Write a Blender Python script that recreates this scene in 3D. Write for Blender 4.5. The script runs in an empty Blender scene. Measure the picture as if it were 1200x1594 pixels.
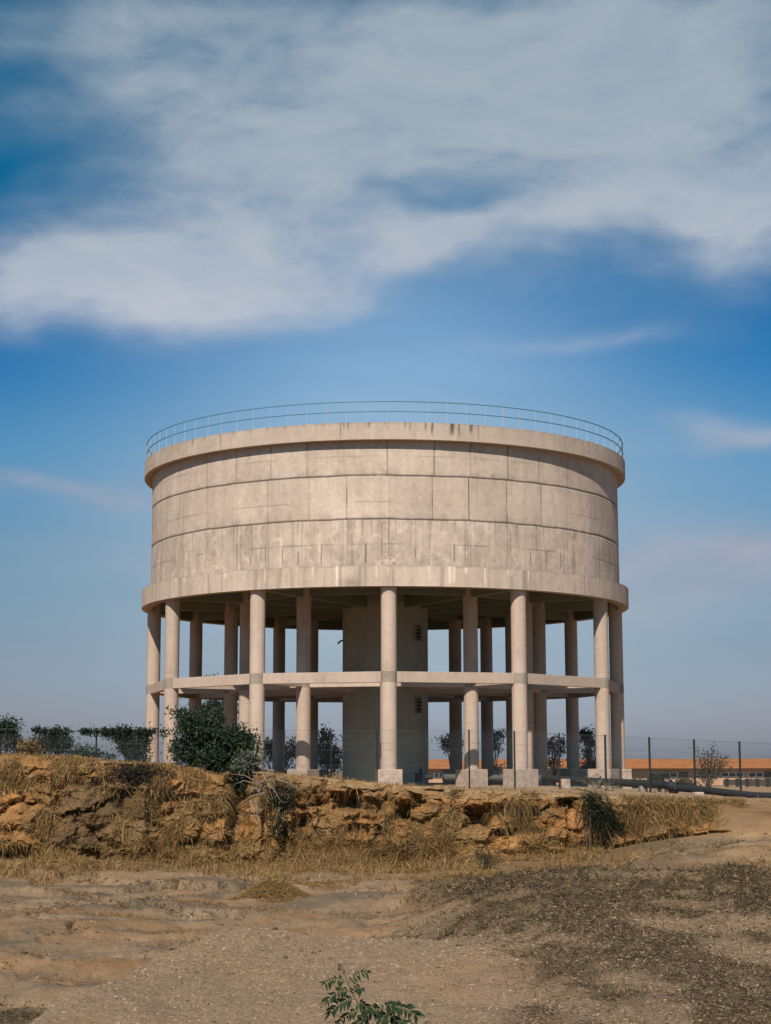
import bpy, math, random
import numpy as np
from mathutils import Vector, Matrix
sc = bpy.context.scene
R_ = math.radians
rng = np.random.default_rng(7)
random.seed(7)

# ------------------------------------------------------------------ camera
PITCH = R_(8.49)
cam_d = bpy.data.cameras.new('camera'); cam = bpy.data.objects.new('camera', cam_d)
sc.collection.objects.link(cam); sc.camera = cam
cam_d.sensor_fit = 'HORIZONTAL'; cam_d.sensor_width = 36; cam_d.lens = 36*2685/1200
cam_d.clip_start = 0.3; cam_d.clip_end = 20000
cam.rotation_euler = (math.pi/2 + PITCH, R_(0.12), 0)
FPX = 2685.
def zrow(Y, d):            # height (relative to the eye) seen on picture row Y at depth d
    t = (797-Y)/FPX
    return d*(math.sin(PITCH)+t*math.cos(PITCH))/(math.cos(PITCH)-t*math.sin(PITCH))
def xcol(X, d): return (X-601)/FPX*d*1.0

# ------------------------------------------------------------------ sky, sun, exposure
SUN_EL, SUN_AZ = R_(41), R_(180+13)      # azimuth clockwise from +Y
sd = Vector((math.sin(SUN_AZ)*math.cos(SUN_EL), math.cos(SUN_AZ)*math.cos(SUN_EL), math.sin(SUN_EL)))
sun_d = bpy.data.lights.new('sun', 'SUN'); sun = bpy.data.objects.new('sun', sun_d); sc.collection.objects.link(sun)
sun_d.energy = 5.0; sun_d.angle = R_(0.55); sun_d.color = (1.0, 0.88, 0.74)
sun.rotation_euler = sd.to_track_quat('Z', 'Y').to_euler()
vs = sc.view_settings; vs.view_transform = 'Standard'; vs.look = 'None'; vs.exposure = 0; vs.gamma = 1
sc.cycles.max_bounces = 6; sc.cycles.diffuse_bounces = 2; sc.cycles.transparent_max_bounces = 8

class NT:
    """small node helper"""
    def __init__(s, tree): s.t = tree; s.n = tree.nodes; s.l = tree.links
    def put(s, v, sock):
        if isinstance(v, bpy.types.NodeSocket): s.l.new(v, sock)
        elif v is not None:
            if isinstance(v, (tuple, list)) and len(v) == 3 and sock.type == 'RGBA': v = (*v, 1)
            sock.default_value = v
    def m(s, op, a, b=None, c=None, clamp=False):
        n = s.n.new('ShaderNodeMath'); n.operation = op; n.use_clamp = clamp
        for i, v in enumerate((a, b, c)):
            if v is not None: s.put(v, n.inputs[i])
        return n.outputs[0]
    def noise(s, vec, scale, detail=4, rough=.55, dist=0, out='Fac'):
        n = s.n.new('ShaderNodeTexNoise'); s.put(vec, n.inputs['Vector'])
        n.inputs['Scale'].default_value = scale; n.inputs['Detail'].default_value = detail
        n.inputs['Roughness'].default_value = rough; n.inputs['Distortion'].default_value = dist
        return n.outputs[out]
    def mapping(s, vec, scale=(1,1,1), loc=(0,0,0)):
        n = s.n.new('ShaderNodeMapping'); s.put(vec, n.inputs[0]); n.inputs['Scale'].default_value = scale
        n.inputs['Location'].default_value = loc; return n.outputs[0]
    def ramp(s, f, stops):
        n = s.n.new('ShaderNodeValToRGB'); s.put(f, n.inputs[0]); e = n.color_ramp.elements
        while len(e) > 1: e.remove(e[-1])
        e[0].position = stops[0][0]; e[0].color = (*stops[0][1], 1)
        for p, c in stops[1:]:
            k = e.new(p); k.color = (*c, 1)
        return n.outputs[0]
    def mix(s, f, a, b, kind='MIX'):
        n = s.n.new('ShaderNodeMix'); n.data_type = 'RGBA'; n.blend_type = kind
        s.put(f, n.inputs[0]); s.put(a, n.inputs[6]); s.put(b, n.inputs[7]); return n.outputs[2]
    def smooth(s, v, a, b):
        n = s.n.new('ShaderNodeMapRange'); n.interpolation_type = 'SMOOTHSTEP'
        s.put(v, n.inputs[0]); n.inputs[1].default_value = a; n.inputs[2].default_value = b; return n.outputs[0]

w = bpy.data.worlds.new('World'); sc.world = w; w.use_nodes = True
T = NT(w.node_tree); T.n.clear()
out = T.n.new('ShaderNodeOutputWorld'); bg = T.n.new('ShaderNodeBackground'); T.l.new(bg.outputs[0], out.inputs[0])
sky = T.n.new('ShaderNodeTexSky'); sky.sky_type = 'NISHITA'; sky.sun_disc = False
sky.sun_elevation = SUN_EL; sky.sun_rotation = SUN_AZ; sky.air_density = 1.0; sky.dust_density = 1.2; sky.ozone_density = 2.0
tc = T.n.new('ShaderNodeTexCoord'); sep = T.n.new('ShaderNodeSeparateXYZ'); T.l.new(tc.outputs['Generated'], sep.inputs[0])
az = T.m('MULTIPLY', T.m('ARCTAN2', sep.outputs[0], sep.outputs[1]), 57.2958)      # degrees right of north
el = T.m('MULTIPLY', T.m('ARCSINE', sep.outputs[2]), 57.2958)
comb = T.n.new('ShaderNodeCombineXYZ'); T.l.new(az, comb.inputs[0]); T.l.new(el, comb.inputs[1])
P0 = comb.outputs[0]
# domain warp, in degrees
wn = T.n.new('ShaderNodeTexNoise'); T.put(T.mapping(P0, (.11, .2, 1)), wn.inputs['Vector']); wn.inputs['Scale'].default_value = 1; wn.inputs['Detail'].default_value = 3
vsub = T.n.new('ShaderNodeVectorMath'); vsub.operation = 'SUBTRACT'; T.l.new(wn.outputs['Color'], vsub.inputs[0]); vsub.inputs[1].default_value = (.5, .5, .5)
vscl = T.n.new('ShaderNodeVectorMath'); vscl.operation = 'MULTIPLY'; T.l.new(vsub.outputs[0], vscl.inputs[0]); vscl.inputs[1].default_value = (9, 4, 0)
vadd = T.n.new('ShaderNodeVectorMath'); vadd.operation = 'ADD'; T.l.new(P0, vadd.inputs[0]); T.l.new(vscl.outputs[0], vadd.inputs[1])
PW = vadd.outputs[0]
sw = T.n.new('ShaderNodeSeparateXYZ'); T.l.new(PW, sw.inputs[0]); wx, wy = sw.outputs[0], sw.outputs[1]
def blob(cx, cy, rx, ry, rot, amp):
    c, s = math.cos(R_(rot)), math.sin(R_(rot))
    dx = T.m('SUBTRACT', wx, cx); dy = T.m('SUBTRACT', wy, cy)
    u = T.m('MULTIPLY_ADD', dx, c/rx, T.m('MULTIPLY', dy, s/rx)); v = T.m('MULTIPLY_ADD', dx, -s/ry, T.m('MULTIPLY', dy, c/ry))
    q = T.m('ADD', T.m('MULTIPLY', u, u), T.m('MULTIPLY', v, v))
    return T.m('MULTIPLY', T.m('EXPONENT', T.m('MULTIPLY', q, -1)), amp)
def AE(X, Y):
    return math.degrees(math.atan((X-601)/FPX/math.cos(PITCH+math.atan((797-Y)/FPX))))*1.0, math.degrees(PITCH+math.atan((797-Y)/FPX))
CLOUDS = [(330,410,400,85,6,.95),(130,440,300,75,-4,.5),(930,190,420,190,4,1.0),(560,210,360,120,12,.75),(1170,290,280,120,-4,.95),(1000,40,500,80,0,.5),(1190,365,190,50,-3,.5),(80,50,220,45,8,.3),(120,160,200,30,12,.22),
          (420,60,380,90,4,.5),(700,385,260,35,14,.5),(210,150,330,150,-8,.5),(690,335,110,26,-6,-.5),(1010,375,100,24,0,-.35),(1090,380,80,18,8,-.25),
          (40,270,120,50,25,-.22),(60,150,110,40,-10,-.2),
          (150,772,200,34,-4,.7),(50,750,90,22,-6,.35),(200,885,230,34,1,.6),(1100,880,280,60,2,1.1),(1180,668,120,30,-6,.7),(1060,692,160,16,4,.3),(890,520,190,20,5,.35),
          (1100,965,300,40,0,.5),(120,1010,260,40,0,.2)]
dens = None
for (X, Y, rx, ry, rot, amp) in CLOUDS:
    a, e = AE(X, Y); b = blob(a, e, rx*.0213, ry*.0213, rot, amp)
    dens = b if dens is None else T.m('ADD', dens, b)
n1 = T.noise(T.mapping(PW, (.09, .26, 1), (3.1, 1.7, 0)), 1.0, 8, .52)
n2 = T.noise(T.mapping(PW, (.42, 1.1, 1), (9.3, 4.7, 0)), 1.0, 6, .5)
mod = T.m('MULTIPLY_ADD', n1, 1.1, T.m('MULTIPLY_ADD', n2, .25, -.22))
cover = T.m('MULTIPLY', dens, T.m('ADD', mod, .35))
rt = T.n.new('ShaderNodeMapping'); T.l.new(P0, rt.inputs[0]); rt.inputs['Rotation'].default_value = (0, 0, R_(-14)); rt.inputs['Scale'].default_value = (.17, .46, 1)
n3 = T.noise(rt.outputs[0], 1.0, 9, .58, .25)
cover = T.m('MULTIPLY', cover, T.m('MULTIPLY_ADD', n3, 1.5, .22))
fl = T.noise(T.mapping(PW, (.9, 1.7, 1), (4, 4, 0)), 1.0, 9, .62)
cover = T.m('MULTIPLY', cover, T.m('MULTIPLY_ADD', fl, .5, .75))
cover = T.smooth(cover, .0, 1.12)
cover = T.m('MULTIPLY', cover, .97)
# thin even veil low in the middle of the view
va, ve = AE(620, 640); vx = T.m('DIVIDE', T.m('SUBTRACT', az, va), 7.4); vy = T.m('DIVIDE', T.m('SUBTRACT', el, ve), 5.0)
veil = T.m('EXPONENT', T.m('MULTIPLY', T.m('ADD', T.m('MULTIPLY', vx, vx), T.m('MULTIPLY', vy, vy)), -1))
veil = T.m('MULTIPLY', veil, T.m('MULTIPLY_ADD', T.noise(T.mapping(PW, (.12, .5, 1), (7, 7, 0)), 1, 5, .5), .5, .58))
cloudcol = T.mix(T.smooth(el, 13, 23), T.mix(T.smooth(el, 9, 13), (3.9, 4.1, 4.9), (5.25, 5.6, 6.3)), (3.75, 4.45, 5.1))
nb = T.noise(T.mapping(PW, (.25, .7, 1), (1.3, 8.7, 0)), 1.0, 6, .55)
cloudcol = T.mix(T.smooth(nb, .3, .75), cloudcol, T.mix(1, cloudcol, (.82, .88, .93), 'MULTIPLY'))
tint = T.ramp(T.m('DIVIDE', el, 40), [(0, (.56, .60, .90)), (.02, (.58, .58, .82)), (.05, (.55, .55, .76)), (.105, (.43, .50, .64)), (.157, (.36, .52, .64)), (.264, (.22, .60, .79)), (.32, (.06, .48, .76)), (.37, (-.08, .42, .71)), (.42, (-.12, .44, .68)), (.48, (-.08, .48, .66)), (.6, (.02, .53, .66)), (.75, (.15, .40, .55)), (1, (.16, .28, .40))])
skyc = T.mix(1.0, sky.outputs[0], tint, 'MULTIPLY')
# broader blue of the open sky to both sides
skyn = T.n.new('ShaderNodeVectorMath'); skyn.operation = 'MAXIMUM'; T.l.new(skyc, skyn.inputs[0]); skyn.inputs[1].default_value = (0, 0, 0); skyc = skyn.outputs[0]
va, ve = AE(640, 900); vx = T.m('DIVIDE', T.m('SUBTRACT', az, va), 10.5); vy = T.m('DIVIDE', T.m('SUBTRACT', el, ve), 5.2)
veil2 = T.m('EXPONENT', T.m('MULTIPLY', T.m('ADD', T.m('MULTIPLY', vx, vx), T.m('MULTIPLY', vy, vy)), -1))
veil2 = T.m('MULTIPLY', veil2, T.m('MULTIPLY_ADD', T.noise(T.mapping(PW, (.10, .7, 1), (3, 9, 0)), 1, 5, .5), .8, .56), clamp=True)
final = T.mix(cover, T.mix(veil2, T.mix(veil, skyc, (2.5, 4.55, 6.9)), (3.75, 4.7, 5.55)), cloudcol)
T.l.new(final, bg.inputs[0]); bg.inputs[1].default_value = 0.1

# ------------------------------------------------------------------ noise in numpy
_perm = np.random.default_rng(3).permutation(512).astype(np.int64)
_perm = np.concatenate([_perm, _perm, _perm])
_g = np.random.default_rng(4).normal(size=(512, 3)); _g /= np.linalg.norm(_g, axis=1)[:, None]
def pn(x, y, z=0.):
    x, y, z = np.broadcast_arrays(np.asarray(x, float), y, z)
    xi, yi, zi = (np.floor(v).astype(np.int64) for v in (x, y, z))
    xf, yf, zf = x-xi, y-yi, z-zi
    u, v, w_ = (t*t*t*(t*(t*6-15)+10) for t in (xf, yf, zf))
    def g(i, j, k):
        h = _perm[(_perm[(_perm[(xi+i) & 511]+yi+j) & 511]+zi+k) & 511]
        gr = _g[h]
        return gr[..., 0]*(xf-i)+gr[..., 1]*(yf-j)+gr[..., 2]*(zf-k)
    l = lambda a, b, t: a+(b-a)*t
    return l(l(l(g(0,0,0), g(1,0,0), u), l(g(0,1,0), g(1,1,0), u), v), l(l(g(0,0,1), g(1,0,1), u), l(g(0,1,1), g(1,1,1), u), v), w_)*1.6
def fbm(x, y, z=0., o=4, g=.5, lac=2.03):
    a, s, t = 1., 0., 0.
    for i in range(o):
        s = s+a*pn(np.asarray(x)*lac**i+i*17.3, np.asarray(y)*lac**i+i*5.1, np.asarray(z)*lac**i+i*3.3); t += a; a *= g
    return s/t
def ridge(x, y, z=0., o=4):
    a, s, t = 1., 0., 0.
    for i in range(o):
        k = 2.1**i; s = s+a*(1-2*np.abs(pn(np.asarray(x)*k+i*9.7, np.asarray(y)*k+i*4.2, np.asarray(z)*k))); t += a; a *= .5
    return s/t
def worley(x, y):
    xi, yi = np.floor(x).astype(np.int64), np.floor(y).astype(np.int64)
    F1 = np.full(x.shape, 9.); F2 = np.full(x.shape, 9.); ID = np.zeros(x.shape)
    for i in (-1, 0, 1):
        for j in (-1, 0, 1):
            h = _perm[(_perm[(xi+i) & 511]+yi+j) & 511]; h2 = _perm[(h+71) & 511]
            dx = xi+i+(h/512.)-x; dy = yi+j+(h2/512.)-y; d = np.sqrt(dx*dx+dy*dy)
            F2 = np.where(d < F1, F1, np.minimum(F2, d)); ID = np.where(d < F1, h/512., ID); F1 = np.minimum(F1, d)
    return F1, F2, ID
def ss(a, b, v):
    t = np.clip((v-a)/(b-a), 0, 1); return t*t*(3-2*t)
def tab(pts):
    xs, ys = zip(*pts); return lambda v: np.interp(v, xs, ys)

# ------------------------------------------------------------------ mesh + object helpers
COL = sc.collection
def npmesh(name, V, F, mat=None, smooth=True, col=None, parent=None):
    """V (n,3), F (m,k) uniform face arrays or a list of such arrays"""
    V = np.asarray(V, np.float32).reshape(-1, 3)
    Fs = F if isinstance(F, list) else [F]
    me = bpy.data.meshes.new(name)
    loops = np.concatenate([np.asarray(f, np.int32).ravel() for f in Fs])
    tot = np.concatenate([np.full(len(f), np.asarray(f).shape[1], np.int32) for f in Fs])
    me.vertices.add(len(V)); me.vertices.foreach_set('co', V.ravel())
    me.loops.add(len(loops)); me.loops.foreach_set('vertex_index', loops)
    me.polygons.add(len(tot)); me.polygons.foreach_set('loop_start', np.concatenate([[0], np.cumsum(tot)[:-1]]).astype(np.int32))
    try: me.polygons.foreach_set('loop_total', tot)
    except Exception: pass
    me.update(calc_edges=True)
    me.polygons.foreach_set('use_smooth', np.full(len(tot), smooth))
    if col is not None:
        a = me.color_attributes.new('col', 'FLOAT_COLOR', 'POINT')
        c = np.ones((len(V), 4), np.float32); c[:, :3] = col; a.data.foreach_set('color', c.ravel())
    me.validate()
    if mat: me.materials.append(mat)
    o = bpy.data.objects.new(name, me); COL.objects.link(o)
    if parent is not None: o.parent = parent
    return o
class MB:
    """collects small solids, links them as one mesh"""
    def __init__(s): s.v = []; s.f = []; s.n = 0
    def add(s, V, F):
        s.v.append(np.asarray(V, float)); s.f.append([tuple(int(i)+s.n for i in f) for f in F]); s.n += len(V)
    def box(s, c, size, rz=0, bevel=0.0, ry=0):
        hx, hy, hz = (k/2 for k in size); b = min(bevel, hx*.9, hy*.9, hz*.9)
        if b <= 0:
            V = [(x, y, z) for z in (-hz, hz) for (x, y) in ((-hx,-hy),(hx,-hy),(hx,hy),(-hx,hy))]
            F = [(3,2,1,0),(4,5,6,7)]+[(i,(i+1)%4,4+(i+1)%4,4+i) for i in range(4)]
        else:
            def ring(z, d): 
                X, Y = hx-d, hy-d
                return [(-X+b*(d<b),-Y,z),(X-b*(d<b),-Y,z),(X,-Y+b*(d<b),z),(X,Y-b*(d<b),z),(X-b*(d<b),Y,z),(-X+b*(d<b),Y,z),(-X,Y-b*(d<b),z),(-X,-Y+b*(d<b),z)]
            def oct_(z, d):
                X, Y = hx-d, hy-d; e = b*.8
                return [(-X+e,-Y,z),(X-e,-Y,z),(X,-Y+e,z),(X,Y-e,z),(X-e,Y,z),(-X+e,Y,z),(-X,Y-e,z),(-X,-Y+e,z)]
            V = oct_(-hz, b)+oct_(-hz+b, 0)+oct_(hz-b, 0)+oct_(hz, b)
            F = [tuple(range(7, -1, -1)), tuple(range(24, 32))]
            for k in range(3):
                for i in range(8): F.append((k*8+i, k*8+(i+1) % 8, k*8+8+(i+1) % 8, k*8+8+i))
        M = Matrix.Translation(c) @ Matrix.Rotation(rz, 4, 'Z') @ Matrix.Rotation(ry, 4, 'Y')
        s.add([M @ Vector(v) for v in V], F)
    def tube(s, pts, rad, n=8, cap=True):
        pts = [Vector(p) for p in pts]
        if not hasattr(rad, '__len__'): rad = [rad]*len(pts)
        V = []; F = []
        up = Vector((0, 0, 1))
        for i, p in enumerate(pts):
            d = (pts[min(i+1, len(pts)-1)]-pts[max(i-1, 0)]).normalized()
            a = d.cross(up if abs(d.z) < .95 else Vector((1, 0, 0))).normalized(); b = d.cross(a)
            for k in range(n):
                t = 2*math.pi*k/n; V.append(p+(a*math.cos(t)+b*math.sin(t))*rad[i])
        for i in range(len(pts)-1):
            for k in range(n): F.append((i*n+k, i*n+(k+1) % n, (i+1)*n+(k+1) % n, (i+1)*n+k))
        if cap: F.append(tuple(range(n-1, -1, -1))); F.append(tuple(range((len(pts)-1)*n, len(pts)*n)))
        s.add(V, F)
    def lathe(s, prof, n=32, c=(0, 0, 0), a0=0, a1=2*math.pi):
        V = []; F = []; full = abs(a1-a0-2*math.pi) < 1e-6; m = n if full else n+1
        for (r, z) in prof:
            for k in range(m):
                t = a0+(a1-a0)*k/n; V.append((c[0]+r*math.cos(t), c[1]+r*math.sin(t), c[2]+z))
        for i in range(len(prof)-1):
            for k in range(n):
                k2 = (k+1) % m; F.append((i*m+k, i*m+k2, (i+1)*m+k2, (i+1)*m+k))
        s.add(V, F)
    def build(s, name, mat=None, parent=None, smooth=False, autos=None):
        me = bpy.data.meshes.new(name)
        me.from_pydata([tuple(v) for a in s.v for v in a], [], [f for a in s.f for f in a]); me.update()
        if smooth: me.polygons.foreach_set('use_smooth', [True]*len(me.polygons))
        if smooth: me.set_sharp_from_angle(angle=R_(autos or 40))
        if mat: me.materials.append(mat)
        o = bpy.data.objects.new(name, me); COL.objects.link(o)
        if parent is not None: o.parent = parent
        return o
def thing(name, label, cat, loc=(0, 0, 0), rz=0, group=None):
    o = bpy.data.objects.new(name, None); COL.objects.link(o); o.empty_display_size = .2
    o.location = loc; o.rotation_euler = (0, 0, rz); return tag(o, label, cat, group)
def tag(o, label, cat, group=None):
    o['label'] = label; o['category'] = cat
    if group: o['group'] = group
    return o
def dup(o, parent=None):
    c = o.copy(); COL.objects.link(c); c.parent = parent
    for ch in [k for k in o.children]: dup(ch, c)
    return c

# ------------------------------------------------------------------ materials
def new_mat(name, rough=.9, spec=.25):
    m = bpy.data.materials.new(name); m.use_nodes = True; t = NT(m.node_tree)
    b = t.n['Principled BSDF']; b.inputs['Roughness'].default_value = rough; b.inputs['Specular IOR Level'].default_value = spec
    return m, t, b
def bump(t, b, h, strength=.5, dist=.02):
    n = t.n.new('ShaderNodeBump'); n.inputs['Strength'].default_value = strength; n.inputs['Distance'].default_value = dist
    t.put(h, n.inputs['Height']); t.l.new(n.outputs[0], b.inputs['Normal'])
def attr(t, name='col'):
    n = t.n.new('ShaderNodeAttribute'); n.attribute_name = name; return n.outputs['Color']
def geo(t): return t.n.new('ShaderNodeNewGeometry').outputs['Position']
def objc(t): return t.n.new('ShaderNodeTexCoord').outputs['Object']

CONC = (.487, .402, .335)
def concrete(name, base=CONC, streak=.35, use_attr=False, pours=False):
    m, t, b = new_mat(name, .92, .2)
    p = geo(t)
    n1 = t.noise(p, .55, 5, .6); n2 = t.noise(p, 5, 6, .65); n3 = t.noise(t.mapping(p, (3.5, 3.5, .35)), 1, 5, .6); n4 = t.noise(p, 38, 3, .7)
    f = t.m('MULTIPLY_ADD', t.m('SUBTRACT', n1, .5), .45, 1.0)
    f = t.m('MULTIPLY_ADD', t.m('SUBTRACT', n2, .5), .42, f)
    f = t.m('MULTIPLY_ADD', t.m('SUBTRACT', n3, .5), streak, f)
    f = t.m('MULTIPLY_ADD', t.m('SUBTRACT', n4, .5), .26, f)
    oi = t.n.new('ShaderNodeObjectInfo'); f = t.m('MULTIPLY_ADD', t.m('SUBTRACT', oi.outputs['Random'], .5), .14, f)
    f = t.m('MULTIPLY_ADD', t.smooth(t.noise(t.mapping(p, (1.4, 1.4, .9), (5, 3, 1)), 1, 6, .65), .56, .72), -.16, f)
    if pours:
        sz_ = t.n.new('ShaderNodeSeparateXYZ'); t.l.new(p, sz_.inputs[0]); z_ = t.m('ADD', sz_.outputs[2], t.m('MULTIPLY', t.noise(p, 1.5, 2), .05))
        oi2 = t.n.new('ShaderNodeObjectInfo')
        fr2 = t.m('FRACT', t.m('ADD', t.m('DIVIDE', z_, 1.27), t.m('MULTIPLY', oi2.outputs['Random'], .2)))
        ln_ = t.m('MULTIPLY', t.smooth(fr2, .035, .0), t.smooth(t.noise(p, 2.2, 3), .42, .6)); f = t.m('MULTIPLY_ADD', ln_, -.28, f)
        spl = t.m('MULTIPLY', t.smooth(z_, 1.1, -.6), t.smooth(t.noise(p, 3.5, 5, .65), .36, .62)); f = t.m('MULTIPLY_ADD', spl, -.30, f)
    c = t.mix(t.smooth(n1, .35, .7), base, (base[0]*.97, base[1]*.985, base[2]*1.0))
    if use_attr: c = t.mix(1, c, attr(t), 'MULTIPLY')
    sc_ = t.n.new('ShaderNodeVectorMath'); sc_.operation = 'SCALE'; t.l.new(c, sc_.inputs[0]); t.l.new(f, sc_.inputs['Scale'])
    t.l.new(sc_.outputs[0], b.inputs['Base Color'])
    bump(t, b, t.m('ADD', n2, t.m('MULTIPLY', n4, .4)), .5, .03)
    return m
M_conc = concrete('concrete', (.465, .373, .31), pours=True)
M_tank = concrete('tank_concrete', use_attr=True, streak=.25)
M_under = concrete('soffit_concrete_shade', (.18, .19, .15), streak=.1)  # same concrete, with the shade under the tank put into its colour
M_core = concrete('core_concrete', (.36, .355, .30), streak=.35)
M_collar = concrete('collar_concrete', (.29, .25, .205), streak=.2)
def simple(name, c, rough=.7, metal=0, var=.25, scale=8):
    m, t, b = new_mat(name, rough, .3); b.inputs['Metallic'].default_value = metal
    n = t.noise(objc(t), scale, 4, .6); f = t.m('MULTIPLY_ADD', t.m('SUBTRACT', n, .5), var*2, 1)
    v = t.n.new('ShaderNodeVectorMath'); v.operation = 'SCALE'; v.inputs[0].default_value = c; t.l.new(f, v.inputs['Scale'])
    t.l.new(v.outputs[0], b.inputs['Base Color']); return m
M_dark = simple('opening_shade', (.03, .03, .028))
M_galv = simple('galvanised_pale_blue_steel', (.36, .46, .53), .5, .0)
M_rail = simple('blue_painted_rail', (.10, .25, .36), .45, .0)
M_post = simple('weathered_fence_steel', (.018, .022, .024), .75)
M_wire = simple('dull_zinc_wire', (.08, .10, .11), .6)
M_pipe = simple('dark_painted_pipe', (.022, .028, .032), .75, 0, .35, 3)
M_bark = simple('bark', (.09, .065, .045), .95, 0, .4)
M_twig = simple('bleached_twig', (.30, .26, .21), .9, 0, .3)
def leaf_mat(name):
    m, t, b = new_mat(name, .7, .12)
    t.l.new(attr(t), b.inputs['Base Color'])
    tr = t.n.new('ShaderNodeBsdfTranslucent'); t.l.new(attr(t), tr.inputs[0])
    mx = t.n.new('ShaderNodeMixShader'); mx.inputs[0].default_value = .22
    t.l.new(b.outputs[0], mx.inputs[1]); t.l.new(tr.outputs[0], mx.inputs[2])
    t.l.new(mx.outputs[0], t.n['Material Output'].inputs[0]); return m
M_leaf = leaf_mat('leaf'); M_grass = leaf_mat('dry_blade')

# ================================================================== TERRAIN
# cliff line, in metres, as a function of x at the cliff
X58 = lambda px: (px-601)/FPX*58.
topY = tab([(X58(p), zrow(Y, 58.5)) for p, Y in [(-400,1160),(0,1174),(60,1177),(130,1180),(200,1188),(260,1191),(300,1197),(345,1207),(400,1199),(450,1206),(530,1213),(600,1221),(700,1229),(800,1233),(880,1236),(940,1240),(1000,1242),(1080,1247),(1130,1250),(1200,1252),(1700,1254)]])
botY = tab([(X58(p), zrow(Y, 57.6)) for p, Y in [(-400,1330),(0,1335),(100,1342),(200,1338),(300,1345),(400,1348),(500,1350),(600,1352),(700,1345),(800,1335),(900,1330),(1000,1312),(1090,1300),(1130,1292),(1200,1288),(1700,1290)]])
lean = tab([(-40, .9), (X58(150), .8), (X58(500), .5), (X58(950), .55), (X58(1080), 1.0), (X58(1135), 6.5), (40, 8)])
def cliff_y(x):
    return 58+.9*pn(x*.22, 3.3)+.45*pn(x*.6, 7.7)+.28*(x < X58(1150))*pn(x*1.5, 2.2)-ss(X58(1080), X58(1150), x)*2.0
plat = tab([(-60, -.85), (8, -.85), (14, -1.12), (80, -1.3)])
def front_z(x, y):
    zb = botY(x*58/np.maximum(y, 30)*1.0)
    base = -3.15+.12*fbm(x*.12, y*.12, 1.3)
    # right hand side: long heap that stays higher
    sl = x/np.maximum(y, 6)
    rm = ss(-.015, .10, sl+.02*pn(x*.3, y*.15)+.008*pn(x*1.1, y*.5))
    right = -1.72-.9*ss(14, 44, y)-.35*ss(44, 56, y)
    zz = base+(right-base)*rm*ss(56, 42, y)
    # gravel mound in the foreground
    edge = -2.3+.35*ss(13, 21, y)+.12*pn(y*.5, 3.1)+.05*pn(y*2, 8)
    inm = ss(edge-1.5, edge+.15, x)*ss(27.5, 20.0, y-.5*pn(x*.5, 9.1))
    mound = -1.66-.026*np.maximum(y-10, 0)+.05*pn(x*.45, y*.35, 7)+.10*ss(edge+1.6, edge, x)*ss(9, 12, y)
    zz = zz+(np.maximum(mound, zz)-zz)*inm
    # near the camera everything is the mound
    zz = zz+(-1.68-zz)*ss(9, 5, y)*ss(-3.5, -2, x)
    # blend to the foot of the bank
    k = ss(47, 57.5, y); zz = zz*(1-k)+zb*k
    return zz
# explicit hollows of the bank face: px, row, half width px, half height px, depth m
HOL = [(375,1262,17,55,.9),(388,1225,22,26,.55),(247,1290,10,40,.35),(210,1205,34,14,.25),(540,1246,22,12,.75),(555,1240,10,9,.5),(505,1262,9,18,.4),(470,1290,10,22,.35),
       (740,1270,17,14,.8),(812,1262,22,9,.7),(628,1262,9,14,.4),(650,1248,6,10,.3),(800,1292,34,5,.5),(100,1325,60,8,.6),(175,1332,50,7,.6),(30,1332,30,8,.3),(335,1312,40,5,.3),(420,1285,8,30,.3),
       (885,1280,8,34,.4),(690,1235,30,5,.2),(445,1310,6,28,.4),(600,1290,12,10,.3),(560,1290,14,9,.3),(880,1250,14,7,.4),(300,1240,20,4,.25),(1040,1300,10,10,.25),(985,1290,8,12,.25)]
sl_in = np.linspace(-.295, .295, 1137)
sl_out = np.array([.30,.31,.33,.37,.42,.5,.6,.75,1.0,1.4,2.2,4.])
S = np.concatenate([-sl_out[::-1], sl_in, sl_out])
yf = np.concatenate([np.linspace(-7, 8.5, 14), 9*np.exp(np.linspace(0, math.log(57/9), 400))]); yf = yf/yf[-1]
nC = 190
yb = np.concatenate([np.linspace(0, 1, 26)[1:]*1.5, 1.5+np.linspace(0, 1, 90)[1:]*42, 44*np.exp(np.linspace(0, math.log(7000/44), 40))[1:]])
rows = []
Xc = S*66.
def spread(x): return np.clip(x, -32, 32)
yc = cliff_y(spread(Xc))
for k in yf:
    y = -7+(yc+7)*((k*57+7)/64.) if k*57 > -8 else yc*0
    y = (k*57.)*(yc/57.) if k > 0 else k*57.+0*yc
    x = S*(y+8)
    z = front_z(x, y)
    rows.append(np.stack([x, y, z, 0*x], 1))
nF = len(rows)
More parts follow.
